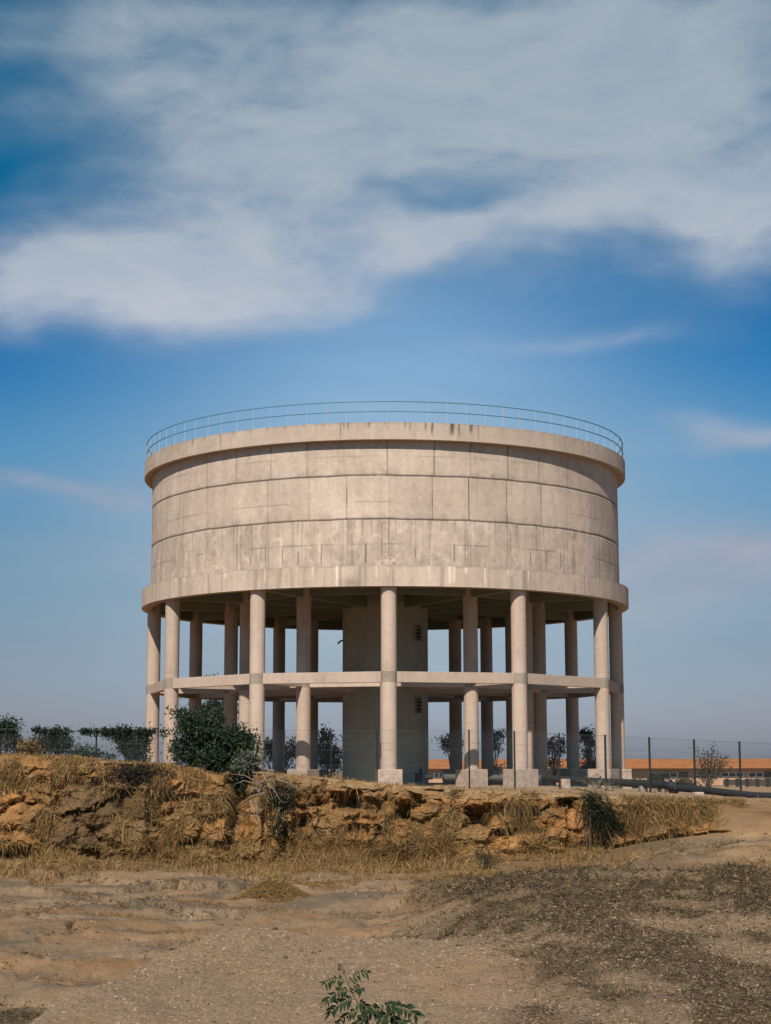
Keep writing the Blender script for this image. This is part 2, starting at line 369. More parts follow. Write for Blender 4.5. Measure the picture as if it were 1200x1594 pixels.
for j in range(1, nC+1):
    wv = j/nC
    x0 = S*(yc+8); xs = spread(x0)
    zb_, zt_ = botY(xs), topY(xs)
    zb0 = rows[nF-1][:, 2]
    H = zt_-zb0
    z = zb0+H*wv
    ln = lean(xs)
    cl = ss(X58(1135), X58(1085), xs)                       # 1 where it is a real bank
    prof = wv**(1.0)+.16*np.sin(wv*math.pi*1.0)*(-1)
    y = yc+ln*prof
    wxs = xs+.35*pn(xs*1.1, z*1.1, 2)+.12*pn(xs*4, z*4, 5); wzs = z+.25*pn(xs*1.3, z*1.3, 7)+.10*pn(xs*4.3, z*4.3, 1)
    A1, A2, AI = worley(wxs*.62, wzs*1.15+.2*pn(xs*.2, 1)); B1, B2, BI = worley(wxs*1.9+7, wzs*3.1); 
    d = .46*fbm(xs*.45, z*.35, 4.4, 3)+.34*(AI-.5)+.12*(BI-.5)+.12*ridge(xs*2.2, z*.8, 3, 3)-.26*ss(.14, .0, A2-A1)*ss(-.1, .3, pn(xs*.35, z*.6, 3.))-.12*ss(.18, .0, B2-B1)*ss(-.1, .3, pn(xs*.6, z*.8, 13.))
    d = d+.22*ss(0, .5, A2-A1)+.10*fbm(xs*5, z*5, 2, 4)+.05*fbm(xs*16, z*16, 2, 2)
    d = d+.34*ss(.74, .86, wv)*(.6+pn(xs*1.1, 5.5))
    env = ss(0, .10, wv)*(1-.8*ss(.90, 1.0, wv))
    d = d*env
    px = xs*FPX/58+601; Yr = 1197.8-z*FPX/58
    for (hx, hy, wx_, wy_, dp) in HOL:
        q = np.maximum(np.abs((px-hx+5*pn(xs*2.2, z*2.2, 3))/wx_), np.abs((Yr-hy+4*pn(xs*2.2, z*2.2, 9))/wy_))
        d = d-1.35*dp*ss(1.3, .75, q)
    y = y-d*cl*1.0+(1-cl)*.1*fbm(xs*.6, wv*4., 2)
    z = z+cl*env*.10*fbm(xs*2, z*2, 12, 3)
    rows.append(np.stack([S*(y+8), y, z, wv+0*x], 1))
ye = rows[-1][:, 1]; ze = rows[-1][:, 2]
for b_ in yb:
    y = ye+b_ if b_ < 44 else ye*0+58+b_
    y = np.where(b_ < 44, ye*(1-ss(0, 44, b_))+58.8*ss(0, 44, b_)+b_, 58.8+b_)
    x = S*(y+8) if b_ < 3000 else S*(y+8)
    p = plat(x)
    xs = spread(S*66.)
    te = topY(xs)
    k = ss(1.0, 15, b_)
    z = ze*(1-k)+p*k
    z = z+.05*fbm(x*.4, y*.4, 5)*ss(0, 4, b_)+.05*fbm(x*2, y*2, 3)*(1-ss(25, 60, b_))*.8
    fz = ss(45, 160, b_); z = z*(1-fz)+(-2.1)*fz
    z = z-ss(200, 6000, b_)*2.0
    rows.append(np.stack([x, y, z, 2+0*x], 1))
G = np.stack(rows, 0)                       # rows, cols, 4
nR, nS = G.shape[:2]
# fine relief of the walked ground
Xg, Yg, Zg, Wg = (G[..., i] for i in range(4))
fr = (Wg == 0)
dmp = np.clip(Yg/14., .4, 2.2)
slg = Xg/np.maximum(Yg, 4)
PXg = slg*FPX+601; YRg = 1197.8-Zg/np.maximum(Yg, 4)*FPX   # where a point lies as seen from the tripod, to lay out ground zones
moundm = ss(-.9, .3, Zg-(-2.35-.0*Yg))*ss(27, 21, Yg)*fr
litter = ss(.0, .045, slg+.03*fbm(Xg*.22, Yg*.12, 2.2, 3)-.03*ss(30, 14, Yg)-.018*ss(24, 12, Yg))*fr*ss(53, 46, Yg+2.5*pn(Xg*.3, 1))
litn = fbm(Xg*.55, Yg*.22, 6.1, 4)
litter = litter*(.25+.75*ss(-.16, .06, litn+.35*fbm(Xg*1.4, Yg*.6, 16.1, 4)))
litter = np.maximum(litter, fr*ss(1.2, .7, ((Xg+5.2)/1.1)**2+((Yg-22.7)/.8)**2+.5*pn(Xg*2, Yg*2)))  # separate dark oval patch at the lower left joins the mask
crack = ridge(Xg*.22, Yg*.5, 3.3, 3)
pale = fr*(1-litter)*(1-moundm)
relief = .022*dmp*fbm(Xg*1.6, Yg*1.1, 1.0, 4)+.010*dmp*fbm(Xg*7, Yg*5, 2.0, 3)
w1, w2, wi = worley(Xg*.30+.5*fbm(Xg*.5, Yg*.5, 3, 3), Yg*.42+.5*fbm(Xg*.5+9, Yg*.5, 3, 3))
crk = ss(.13, .0, w2-w1)*ss(-.2, .1, pn(Xg*.21, Yg*.3, 6))
relief += pale*ss(20, 26, Yg)*(-.26*crk+.24*(wi-.5)*ss(0, .12, w2-w1)+.22*(fbm(Xg*.35, Yg*.55, 9.9, 3)) + .10*np.floor(4*pn(Xg*.25, Yg*.6, 4.1))/4+.05*fbm(Xg*2.2, Yg*1.6, 1, 3))
relief += litter*(.22*fbm(Xg*.5, Yg*.4, 3.9, 4)+.09*ridge(Xg*1.9, Yg*1.3, 5, 4))*np.clip(Yg/22, .5, 1.4)
relief += moundm*(.014*fbm(Xg*18, Yg*14, 5, 2)+.03*fbm(Xg*2.5, Yg*1.8, 15, 3))
G[..., 2] = np.where(fr, Zg+relief*ss(57.8, 55, Yg), Zg)
Zg = G[..., 2]

# colours of the soil itself
SAND = np.array([.33, .22, .13]); PALE = np.array([.31, .23, .15]); GREY = np.array([.20, .165, .115])
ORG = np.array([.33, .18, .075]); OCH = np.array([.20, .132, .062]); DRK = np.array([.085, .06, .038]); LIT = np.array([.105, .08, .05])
def lerp(a, b, t): return a*(1-t[..., None])+b*t[..., None]
c = np.broadcast_to(PALE, G.shape[:2]+(3,)).copy()
c = lerp(c, SAND, ss(-.3, .4, fbm(Xg*.18, Yg*.3, 2, 4)))
c = lerp(c, GREY*.85, .9*ss(-.08, .28, fbm(Xg*.3, Yg*.8, 7, 4))*pale)
c = lerp(c, DRK*1.6, .6*crk*pale*ss(20, 26, Yg)*ss(-.3, .2, fbm(Xg, Yg, 4, 3)))
c = lerp(c, ORG, .55*ss(.05, .4, fbm(Xg*.2+4, Yg*.4, 8, 4))*pale)
c = lerp(c, np.array([.36, .262, .172]), moundm)
c = lerp(c, np.array([.41, .275, .168]), moundm*ss(-.1, .4, fbm(Xg*.5+9, Yg*.5, 3, 3))*.8)
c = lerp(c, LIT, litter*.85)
# foot of the bank + bank face
foot = ss(50, 56, Yg+.8*pn(Xg*.8, 2))*fr*ss(X58(1060), X58(900), Xg)
c = lerp(c, OCH, foot*.75)
face = (Wg > 0) & (Wg <= 1)
fc = lerp(np.broadcast_to(OCH*1.08, c.shape).copy(), ORG*1.05, ss(-.35, .25, fbm(Xg*.6, Zg*.9, 3, 4)))
fc = lerp(fc, SAND*.95, ss(.1, .45, fbm(Xg*1.3, Zg*2.6, 13, 4))*.8)
fc = lerp(fc, DRK*1.3, ss(.1, .4, fbm(Xg*.9+5, Zg*1.2, 23, 4))*.55)
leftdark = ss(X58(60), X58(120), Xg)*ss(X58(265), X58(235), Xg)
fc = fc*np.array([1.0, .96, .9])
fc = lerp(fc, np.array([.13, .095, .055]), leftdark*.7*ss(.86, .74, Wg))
bw1, bw2, bwi = worley(Xg*.62, Zg*1.15); fc = fc*(.78+.4*bwi[..., None])
fc = lerp(fc, np.array([.36, .245, .135]), ss(.82, .97, Wg)*ss(X58(420), X58(520), Xg)*.8)
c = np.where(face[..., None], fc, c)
tp = np.broadcast_to(np.array([.42, .30, .19]), c.shape).copy()
tp = lerp(tp, ORG, ss(X58(560), X58(420), Xg*58/np.maximum(Yg, 58))*.8)
tp = lerp(tp, OCH*.9, ss(0, .4, fbm(Xg*.25, Yg*.25, 31, 4))*.5)
tp = lerp(tp, np.array([.16, .14, .075]), ss(110, 200, Yg)*.8)
c = np.where((Wg == 2)[..., None], tp, c)
ramp_r = ss(X58(1090), X58(1150), Xg*58/np.maximum(Yg, 40))*(Yg > 48)
c = lerp(c, np.array([.36, .24, .135]), ramp_r*.7*ss(-.4, .1, fbm(Xg*.3, Yg*.5, 41, 3)))
idx = np.arange(nR*nS).reshape(nR, nS)
Fq = np.stack([idx[:-1, :-1], idx[:-1, 1:], idx[1:, 1:], idx[1:, :-1]], -1).reshape(-1, 4)
M_ground, t, b = new_mat('dry_earth', .97, .1)
p = geo(t)
g1 = t.noise(p, 2.2, 6, .65); g2 = t.noise(p, 16, 5, .7); g3 = t.noise(p, 90, 3, .7)
f = t.m('MULTIPLY_ADD', t.m('SUBTRACT', g1, .5), .7, 1.0); f = t.m('MULTIPLY_ADD', t.m('SUBTRACT', g2, .5), .7, f); f = t.m('MULTIPLY_ADD', t.m('SUBTRACT', g3, .5), .5, f)
v = t.n.new('ShaderNodeVectorMath'); v.operation = 'SCALE'; t.l.new(attr(t), v.inputs[0]); t.l.new(f, v.inputs['Scale'])
t.l.new(v.outputs[0], b.inputs['Base Color'])
bump(t, b, t.m('ADD', t.m('MULTIPLY', g2, 1.0), t.m('ADD', t.m('MULTIPLY', g3, .35), t.m('MULTIPLY', g1, 2.0))), .8, .06)
ground = npmesh('ground', G[..., :3].reshape(-1, 3), Fq, M_ground, True, c.reshape(-1, 3))
ground['kind'] = 'structure'

# surface lookup helper: height of the platform behind the bank
def plat_z(x, y):
    j = np.argmin(np.abs(S-x/(y+8)));  col = G[nF+nC:, j]
    return float(np.interp(y, col[:, 1], col[:, 2]))
def front_zz(x, y):
    j = np.argmin(np.abs(S-x/(y+8)));  col = G[:nF, j]
    return float(np.interp(y, col[:, 1], col[:, 2]))
def top_z(x):
    j = np.argmin(np.abs(S-x/66.)); return G[nF+nC-1, j, :3]

# ------------------------------------------------------------------ scattered stuff
def scatter_pts(mask, n):
    wgt = (mask*(np.abs(S) < .294)[None, :]*(Yg > 8)).reshape(-1).astype(float); area = np.clip((Yg.reshape(-1)+8)**1.0, .1, None)
    # cell area
    A = np.zeros((nR, nS)); 
    d1 = np.linalg.norm(np.diff(G[..., :3], axis=1), axis=-1); d2 = np.linalg.norm(np.diff(G[..., :3], axis=0), axis=-1)
    A[:-1, :-1] = d1[:-1]*d2[:, :-1]
    wgt = wgt*A.reshape(-1); wgt /= wgt.sum()
    i = rng.choice(nR*nS, n, p=wgt); r, s = i//nS, i % nS
    r2 = np.minimum(r+1, nR-1); s2 = np.minimum(s+1, nS-1); a, b_ = rng.random((n, 1)), rng.random((n, 1))
    P = G[r, s, :3]; P1 = G[r, s2, :3]; P2 = G[r2, s, :3]
    nrm = np.cross(P1-P, P2-P); nrm /= np.linalg.norm(nrm, axis=1)[:, None]+1e-9
    return P+(P1-P)*a+(P2-P)*b_, nrm, c[r, s]
def blades(P, D, L, W, C, droop=.5, segs=2):
    """curved tapering blades. P root, D direction, L length, W width"""
    n = len(P); D = D/np.linalg.norm(D, axis=1)[:, None]
    side = np.cross(D, rng.normal(size=(n, 3))); side /= np.linalg.norm(side, axis=1)[:, None]+1e-9
    L = L[:, None]; W = W[:, None]; dn = np.array([0, 0, -1.])
    m = P+D*L*.5+dn*L*droop*.12; e = P+D*L*.95+dn*L*droop*.5
    V = np.stack([P-side*W/2, P+side*W/2, m+side*W*.4, m-side*W*.4, e], 1).reshape(-1, 3)
    i = np.arange(n)[:, None]*5
    return V, [i+np.array([[0, 1, 2, 3]]), i+np.array([[3, 2, 4]])], np.repeat(C, 5, 0)
GC = np.array([[.38, .245, .10], [.31, .19, .075], [.23, .145, .065], [.16, .11, .055], [.50, .35, .17], [.13, .115, .055]])
def gcol(n, pr=(.25, .25, .2, .12, .1, .08)):
    k = rng.choice(6, n, p=pr); return GC[k]*(.8+.4*rng.random((n, 1)))
def up_dir(n, nrm, up=.8, out_=.5, rnd=.55):
    return np.array([0, 0, 1.])*up+nrm*out_+rng.normal(size=(n, 3))*rnd*.6
# dry grass on the bank
Xs58 = Xg*58/np.maximum(Yg, 50)
clump = ss(-.05, .25, fbm(Xg*1.1, Zg*1.3, Yg*.3, 3))
onleft = ss(X58(430), X58(330), Xs58)
cl1 = ss(.02, .3, fbm(Xg*.8+3, Zg*1.0, Yg*.3, 4))
m1 = face*(.03+.9*onleft*clump*(.3+.7*ss(.55, .8, Wg)+.5*cl1)+.22*cl1)*(Wg > .02)*ss(X58(1120), X58(1090), Xs58)
m1 = m1*(1-.8*leftdark*ss(.8, .5, Wg))
P, N, _ = scatter_pts(m1, 40000)
V1 = blades(P, up_dir(len(P), N, .35, .7, .8), .12+.25*rng.random(len(P)), .012+.014*rng.random(len(P)), gcol(len(P)), 1.2)
# foot of the bank
cl2 = ss(-.08, .30, fbm(Xg*.45, Yg*.7, 3, 4))**1.6+.02
m2 = fr*ss(48.5, 55.5, Yg+4.5*fbm(Xg*.22, 6., 2, 4))*cl2*ss(X58(1060), X58(840), Xs58)+face*(Wg < .14+.16*cl2)*.9*(.15+cl2)*ss(X58(1100), X58(900), Xs58)
P, N, _ = scatter_pts(m2, 72000)
V2 = blades(P, up_dir(len(P), N, .8, .1, .75), (.18+.6*rng.random(len(P))**1.5)*(.6+.7*ss(X58(430), X58(500), P[:, 0])*ss(X58(820), X58(720), P[:, 0])*(P[:, 1] > 54)+1.0*ss(-.1, .4, fbm(P[:, 0]*.7, P[:, 1]*.7, 4, 2))), .009+.014*rng.random(len(P)), gcol(len(P), (.27, .27, .2, .12, .08, .06)), .9)
# top of the bank
m3 = ((Wg == 2)*(Yg < 66)*onleft*1.0+(Wg == 2)*(Yg < 62)*.12*ss(X58(1080), X58(900), Xs58)+face*(Wg > .93)*.8*(onleft+.15))*(.35+clump)
P, N, _ = scatter_pts(m3, 26000)
V3 = blades(P, up_dir(len(P), N, .8, .25, .6), .10+.22*rng.random(len(P)), .008+.010*rng.random(len(P)), gcol(len(P)), .9)
# tufts further forward
m4 = fr*ss(.14, .36, fbm(Xg*.28+7, Yg*.5, 3, 4))*ss(24, 32, Yg)*(1-moundm)*(.9*(1-litter)+.3)
m4 = m4*(.6+2.5*ss(38, 46, Yg)*ss(54, 48, Yg)*(1-litter))
P, N, _ = scatter_pts(m4, 34000)
V4 = blades(P, up_dir(len(P), N, .7, .1, .9), .06+.16*rng.random(len(P)), .005+.008*rng.random(len(P)), gcol(len(P), (.2, .25, .25, .15, .05, .1)), .9)
# long withered grass hanging over the right end of the bank and in the gullies
m5 = face*(Wg > .35)*(ss(X58(950), X58(990), Xs58)*ss(X58(1125), X58(1095), Xs58)*.9+.5*ss(X58(640), X58(680), Xs58)*ss(X58(840), X58(800), Xs58)*(cl1 > .4)+.35*(cl1 > .6))
P, N, _ = scatter_pts(m5, 12000)
V5 = blades(P, N*.7+np.array([0, 0, -.35])+rng.normal(size=(len(P), 3))*.35, .25+.5*rng.random(len(P)), .010+.014*rng.random(len(P)), gcol(len(P), (.12, .2, .26, .2, .04, .18)), 1.4)
def merge(parts):
    Vs, F4, F3, Cs = [], [], [], []; o = 0
    for V, F, C in parts:
        Vs.append(V); Cs.append(C)
        for f in F: (F4 if f.shape[1] == 4 else F3).append(f+o)
        o += len(V)
    F = []
    if F4: F.append(np.concatenate(F4))
    if F3: F.append(np.concatenate(F3))
    return np.concatenate(Vs), F, np.concatenate(Cs)
V, F, C = merge([V1, V2, V3, V4, V5])
dg = npmesh('dry_grass', V, F, M_grass, False, C); dg['kind'] = 'stuff'; dg['label'] = 'golden dry grass covering the earth bank and its foot'; dg['category'] = 'grass'

# dark straw litter on the right
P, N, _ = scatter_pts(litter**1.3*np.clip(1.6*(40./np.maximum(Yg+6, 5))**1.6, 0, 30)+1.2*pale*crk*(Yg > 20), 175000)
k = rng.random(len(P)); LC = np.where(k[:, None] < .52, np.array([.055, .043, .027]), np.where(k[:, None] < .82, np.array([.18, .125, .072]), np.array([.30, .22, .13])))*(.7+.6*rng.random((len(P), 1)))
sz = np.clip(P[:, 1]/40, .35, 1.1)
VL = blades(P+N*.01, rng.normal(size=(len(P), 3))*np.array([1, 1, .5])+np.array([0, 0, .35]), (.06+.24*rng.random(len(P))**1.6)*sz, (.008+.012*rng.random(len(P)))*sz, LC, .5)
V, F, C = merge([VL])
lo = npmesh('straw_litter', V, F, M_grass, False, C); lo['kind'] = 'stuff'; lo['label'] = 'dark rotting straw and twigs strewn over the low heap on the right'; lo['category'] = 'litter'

# gravel: small angular stones
def stones(P, r, C):
    ico = np.array([(0,0,1),(.89,0,.45),(.28,.85,.45),(-.72,.53,.45),(-.72,-.53,.45),(.28,-.85,.45),(.72,.53,-.45),(-.28,.85,-.45),(-.89,0,-.45),(-.28,-.85,-.45),(.72,-.53,-.45),(0,0,-1)])
    fi = np.array([(0,1,2),(0,2,3),(0,3,4),(0,4,5),(0,5,1),(1,6,2),(2,7,3),(3,8,4),(4,9,5),(5,10,1),(2,6,7),(3,7,8),(4,8,9),(5,9,10),(1,10,6)])
    n = len(P); V = ico[None]*(.6+.6*rng.random((n, 12, 1)))*np.array([1, 1, .65])*(.6+.8*rng.random((n, 1, 3)))*r[:, None, None]
    a = rng.random(n)*6.28; ca, sa = np.cos(a)[:, None], np.sin(a)[:, None]
    V = np.stack([V[..., 0]*ca-V[..., 1]*sa, V[..., 0]*sa+V[..., 1]*ca, V[..., 2]], -1)+P[:, None]
    F = (np.arange(n)[:, None, None]*12+fi[None]).reshape(-1, 3)
    return V.reshape(-1, 3), [F], np.repeat(C, 12, 0)
ml = moundm*ss(-.5, .2, fbm(Xg*1.2, Yg*1.0, 15, 3)+.35*ss(.5, -1.5, Xg))*(Yg > 9)
P, N, _ = scatter_pts(ml*(14./np.maximum(Yg+1, 5))**1.0, 48000)
sc1 = stones(P, (.005+.011*rng.random(len(P))**2.2)*np.clip(P[:, 1]/13, 1, 2), np.array([.35, .262, .178])*(.4+.66*rng.random((len(P), 1))))
P, N, _ = scatter_pts(fr*(1-.5*litter)*(.15+ss(.0, .4, fbm(Xg*.5, Yg*.5, 25, 3)))*(Yg > 9)*(25./np.maximum(Yg+5, 5))**1.5, 9000)
sc2 = stones(P, (.007+.028*rng.random(len(P))**5)*np.clip(P[:, 1]/16, .8, 2.6), np.array([.24, .175, .115])*(.35+.75*rng.random((len(P), 1))))
V, F, C = merge([sc1, sc2])
M_stone, t, b = new_mat('gravel_stone', .95, .15); t.l.new(attr(t), b.inputs['Base Color'])
go = npmesh('gravel', V, F, M_stone, False, C); go['kind'] = 'stuff'; go['label'] = 'small pale stones and gravel scattered over the foreground mound'; go['category'] = 'gravel'

# ================================================================== WATER TOWER
TX, TY = 0.0, 98.0
ROT = R_(.77)
tower = thing('water_tower', 'round raw concrete water tower on a ring of tall columns', 'water tower', (TX, TY, 0), 0)
Rc, Ri, Rrim, Rring, Rbody, Rcore = 13.12, 8.74, 13.71, 13.74, 13.25, 2.42
dF = TY-Rbody
Z_RIMT = zrow(657, TY-Rrim); Z_RIMB = zrow(683.5, TY-Rrim); Z_J1 = zrow(740, dF); Z_J2 = zrow(808, dF); Z_RT = zrow(880.5, TY-Rring); Z_RB = zrow(912, TY-Rring)
Z_R1, Z_R2 = zrow(625.5, TY-13.5), zrow(641, TY-13.5)
Z_MT, Z_MB = 4.76, 4.23
Z_G = -1.0; Z_PT = zrow(1197.5, 84.2)
def pol(r, th, z): return (r*math.sin(th), -r*math.cos(th), z)      # th=0 faces the camera, in tower space
# cylindrical sheet with painted-in weathering (numpy) and grooves
def cyl_sheet(name, R0, z0, z1, nz, nth, colfn, grooves=None, closes=()):
    th = np.linspace(-math.pi, math.pi, nth+1)[:-1]; zz = np.linspace(z0, z1, nz)
    TH, ZZ = np.meshgrid(th, zz); RR = np.full_like(TH, R0)
    C, dR = colfn(TH, ZZ); RR = RR+dR
    V = np.stack([RR*np.sin(TH), -RR*np.cos(TH), ZZ], -1)
    extraV = []; 
    V = V.reshape(-1, 3); C = C.reshape(-1, 3)
    I = np.arange(nz*nth).reshape(nz, nth); J = np.roll(I, -1, 1)
    F = [np.stack([I[:-1], J[:-1], J[1:], I[1:]], -1).reshape(-1, 4)]
    base = len(V)
    for (rowi, r_in, zc) in closes:                 # flat rings closing top / bottom
        ring = np.stack([r_in*np.sin(th), -r_in*np.cos(th), np.full_like(th, zc)], -1)
        K = base+np.arange(nth); K2 = np.roll(K, -1); base += nth
        V = np.concatenate([V, ring]); C = np.concatenate([C, np.full((nth, 3), .5)])  # shade of the undersides painted in: closing rings coloured much darker
        a, a2 = (I[rowi], J[rowi])
        F.append(np.stack([a, K, K2, a2] if rowi == 0 else [a, a2, K2, K], -1))
    o = npmesh(name, V, np.concatenate(F), M_tank, True, C, tower)
    o.data.set_sharp_from_angle(angle=R_(40))
    return o
def per(th, k):     # coordinates on the cylinder for seamless noise
    return np.sin(th)*k, np.cos(th)*k
pxth = lambda px: math.asin((px-601)/FPX*(TY-Rbody*.93)/Rbody) if abs(px-601) < 340 else 0
rs = np.random.default_rng(11)
def tank_col(TH, ZZ):
    s, q = per(TH, 13.3)
    v = 1+.16*fbm(s*.35, q*.35, ZZ*.5, 4)+.16*fbm(s*1.6, q*1.6, ZZ*.25, 4)+.12*fbm(s*2.5, q*2.5, ZZ*2.5, 3)
    C = np.ones(TH.shape+(3,))*v[..., None]*1.03
    tier = np.where(ZZ > Z_J1, 2, np.where(ZZ > Z_J2, 1, 0))
    # shutter panels, nine degrees each: each pour a slightly different tone
    pa = (TH-R_(.9))/R_(9.0); pid = np.floor(pa).astype(int)
    tone = rs.normal(size=(3, 60))*.045; C *= (1+tone[tier, (pid+25) % 60])[..., None]
    # bottom tier is blotchy, grey and streaked
    t0 = (ZZ < Z_J2)
    bl = fbm(s*1.7, q*1.7, ZZ*1.1+9, 5); C *= (1-.10*t0*ss(-.12, .25, bl))[..., None]
    wh = ridge(s*1.1, q*1.1, ZZ*.9+3, 4); ef = t0*ss(.55, .85, wh)*.45
    st = ss(.22, .5, fbm(s*3.2, q*3.2, ZZ*.22, 3))*t0*ss(Z_J2+.05, Z_J2-.1, ZZ)*.45
    C = C*(1-(ef+st)[..., None])+np.array([1.35, 1.38, 1.42])*(ef+st)[..., None]
    C *= (1-.26*t0*ss(.12, .45, fbm(s*4.2+3, q*4.2, ZZ*.25+5, 4)))[..., None]
    C *= (1+.10*fbm(s*7, q*7, ZZ*4, 3))[..., None]
    dR = np.zeros_like(TH)
    # dirty water runs that start at the joints and fade downwards
    for zj, zl, am in ((Z_RIMB, 1.0, .16), (Z_J1, 1.3, .14), (Z_J2, 2.0, .34)):
        ru = ss(.10, .34, fbm(s*7, q*7, zj*3+ZZ*.08, 3)); ln = zl*(.35+.65*ss(-.3, .3, pn(s*5, q*5, zj)))
        C *= (1-am*ru*ss(0, .06, zj-ZZ)*np.clip(1-(zj-ZZ)/ln, 0, 1))[..., None]
    ru = ss(.16, .36, fbm(s*9+3, q*9, ZZ*.1, 2))*t0*np.clip(1-(Z_J2-ZZ)/1.5, 0, 1)*.4
    C = C*(1-ru[..., None])+1.3*ru[..., None]
    # level joints
    wob = .03*pn(s*.8, q*.8, 2)
    for zj, wdt, dk in ((Z_J1, .040, .85), (Z_J2, .040, .85)):
        k = np.exp(-((ZZ-zj-wob)/wdt)**2); C *= (1-dk*k)[..., None]; dR -= .035*k
        k2 = ss(.35, 0, np.abs(ZZ-zj-.12))*ss(-.1, .4, fbm(s*1.4, q*1.4, zj, 3)); C *= (1-.16*k2)[..., None]
    # half-lift marks, faint and broken
    for zj, a in ((Z_J1+.98, .30), (.5*(Z_J1+Z_J2)-.22, .36), (.5*(Z_J2+Z_RT)-.05, .6)):
        br = ss(-.15, .25, fbm(s*.45, q*.45, zj*3, 2)); k = np.exp(-((ZZ-zj)/.028)**2); C *= (1-a*br*k)[..., None]
    # upright joints
    jid = np.round(pa).astype(int); jit = rs.normal(size=(3, 60))*.07; fp = (pa-jid)*R_(9.0)*Rbody+jit[tier, (jid+25) % 60]+.012*pn(ZZ*3, jid*1.7)
    stg = rs.random((3, 60))**1.2*.8+.15
    for jj, tt in ((0, 1), (7, 2), (-7, 0)): pass
    sg = stg[tier, (jid+25) % 60]*(.6+.4*ss(-.2, .2, pn(s*.8, q*.8, ZZ*1.2)))
    k = np.exp(-(fp/.026)**2); C *= (1-sg*k*np.where(t0, .7, 1))[..., None]; dR -= .02*k*sg
    # open cracks with chalky rims
    for px, h0, h1, wd in ((440,.25,1.05,.03),(502,.2,1.1,.03),(571,.2,1.15,.05),(709,.3,1.15,.035),(648,.5,.9,.03),(388,.3,.7,.03),(465,.2,.9,.035),(833,.3,1.0,.03),(885,.3,1.1,.035),(860,.5,1.3,.025),(910,.4,1.3,.025),(412,.5,1.2,.02),(596,.1,2.2,.018),(731,.1,2.2,.02),(772,3.9+.6,4.8,.03)):
        a = pxth(px); dx = (TH-a)*Rbody+.02*pn(ZZ*4, px*.1)
        inz = ss(h0-.08, h0+.05, ZZ-Z_RT)*ss(h1+.08, h1-.05, ZZ-Z_RT)
        kw = np.exp(-(dx/(wd*2.6))**2)*inz*.35; C = C*(1-kw[..., None])+1.35*kw[..., None]
        kd = np.exp(-(dx/wd)**2)*inz*.75; C *= (1-kd)[..., None]
    # honeycombed patches
    for px, hz, rr in ((612,.3,.42),(590,4.75,.30),(330,.25,.55),(318,.7,.4),(600,.15,.5)):
        a = pxth(px); q2 = ((TH-a)*Rbody/rr)**2+((ZZ-Z_RT-hz)/(rr*.6))**2
        k = np.exp(-q2)*ss(-.1, .3, fbm(s*5, q*5, ZZ*6, 3)); C *= (1-.45*k)[..., None]
        k = np.exp(-q2*.8)*ss(.3, .6, ridge(s*4, q*4, ZZ*5, 3)); C = C*(1-.5*k[..., None])+1.4*.5*k[..., None]
    # tie holes
    hx = (TH/R_(3.0)-np.round(TH/R_(3.0)))*R_(3.0)*Rbody
    for zj in (Z_J1+.18, Z_J2+.18, Z_J2-.2-.0):
        k = np.exp(-(hx**2+(ZZ-zj)**2)/.03**2)*(pn(np.round(TH/R_(3.0))*.73, zj) > .1); C *= (1-.5*k)[..., None]
    C *= (1-.12*ss(Z_RT+.35, Z_RT, ZZ))[..., None]
    dR += .012*fbm(s*.8, q*.8, ZZ*.8, 3)
    return np.clip(C, .15, 1.9), dR
def ring_col(TH, ZZ):
    s, q = per(TH, 13.7)
    C = np.ones(TH.shape+(3,))*(.96+.14*fbm(s*.6, q*.6, ZZ*.6, 4)+.16*fbm(s*2.4, q*2.4, ZZ*.3, 4))[..., None]
    st = ss(.1, .45, fbm(s*3.5, q*3.5, ZZ*.25, 3)); C *= (1-.30*st)[..., None]
    dr = ss(.36, .52, fbm(s*4.5+3, q*4.5, ZZ*.15, 2))*ss(Z_RT-.35-.6*ss(-.2, .4, pn(s*2, q*2)), Z_RT-.1, ZZ)*.75
    C = C*(1-dr[..., None])+1.45*dr[..., None]
    for px, h1, wd, st_ in ((529,1.0,.055,.9),(697,.85,.07,.9),(704,.8,.08,.8),(722,.35,.08,.8),(751,.9,.045,.9),(819,.6,.04,.8),(588,.6,.035,.6),(606,.35,.05,.5),(493,.55,.035,.7),(355,.35,.04,.7),(286,.3,.04,.6),(630,.3,.03,.5)):
        a = pxth(px); dx = (TH-a)*Rring+.02*pn(ZZ*3, px*.3); k = np.exp(-(dx/wd)**2)*ss(Z_RT-h1-.1, Z_RT-h1+.15, ZZ)*st_
        C = C*(1-k[..., None])+np.array([1.55, 1.6, 1.6])*k[..., None]
    for px, d in ((532,.6),(570,.3),(820,.35),(400,.3),(755,.35)):
        k = np.exp(-((TH-pxth(px)-R_(.35))*Rring/.03)**2)*d; C *= (1-k)[..., None]
    k = np.exp(-(((TH-pxth(548))*Rring/.5)**2+((ZZ-Z_RB-.15)/.25)**2)); C = C*(1-.35*k[..., None])
    k = np.exp(-((ZZ-Z_RB)/.04)**2); C *= (1+.12*k)[..., None]
    C *= (1-.3*np.exp(-((ZZ-Z_RT)/.05)**2)*ss(-.2, .2, fbm(s*1.5, q*1.5, 0, 3)))[..., None]
    return np.clip(C, .2, 1.9), .01*fbm(s, q, ZZ, 3)
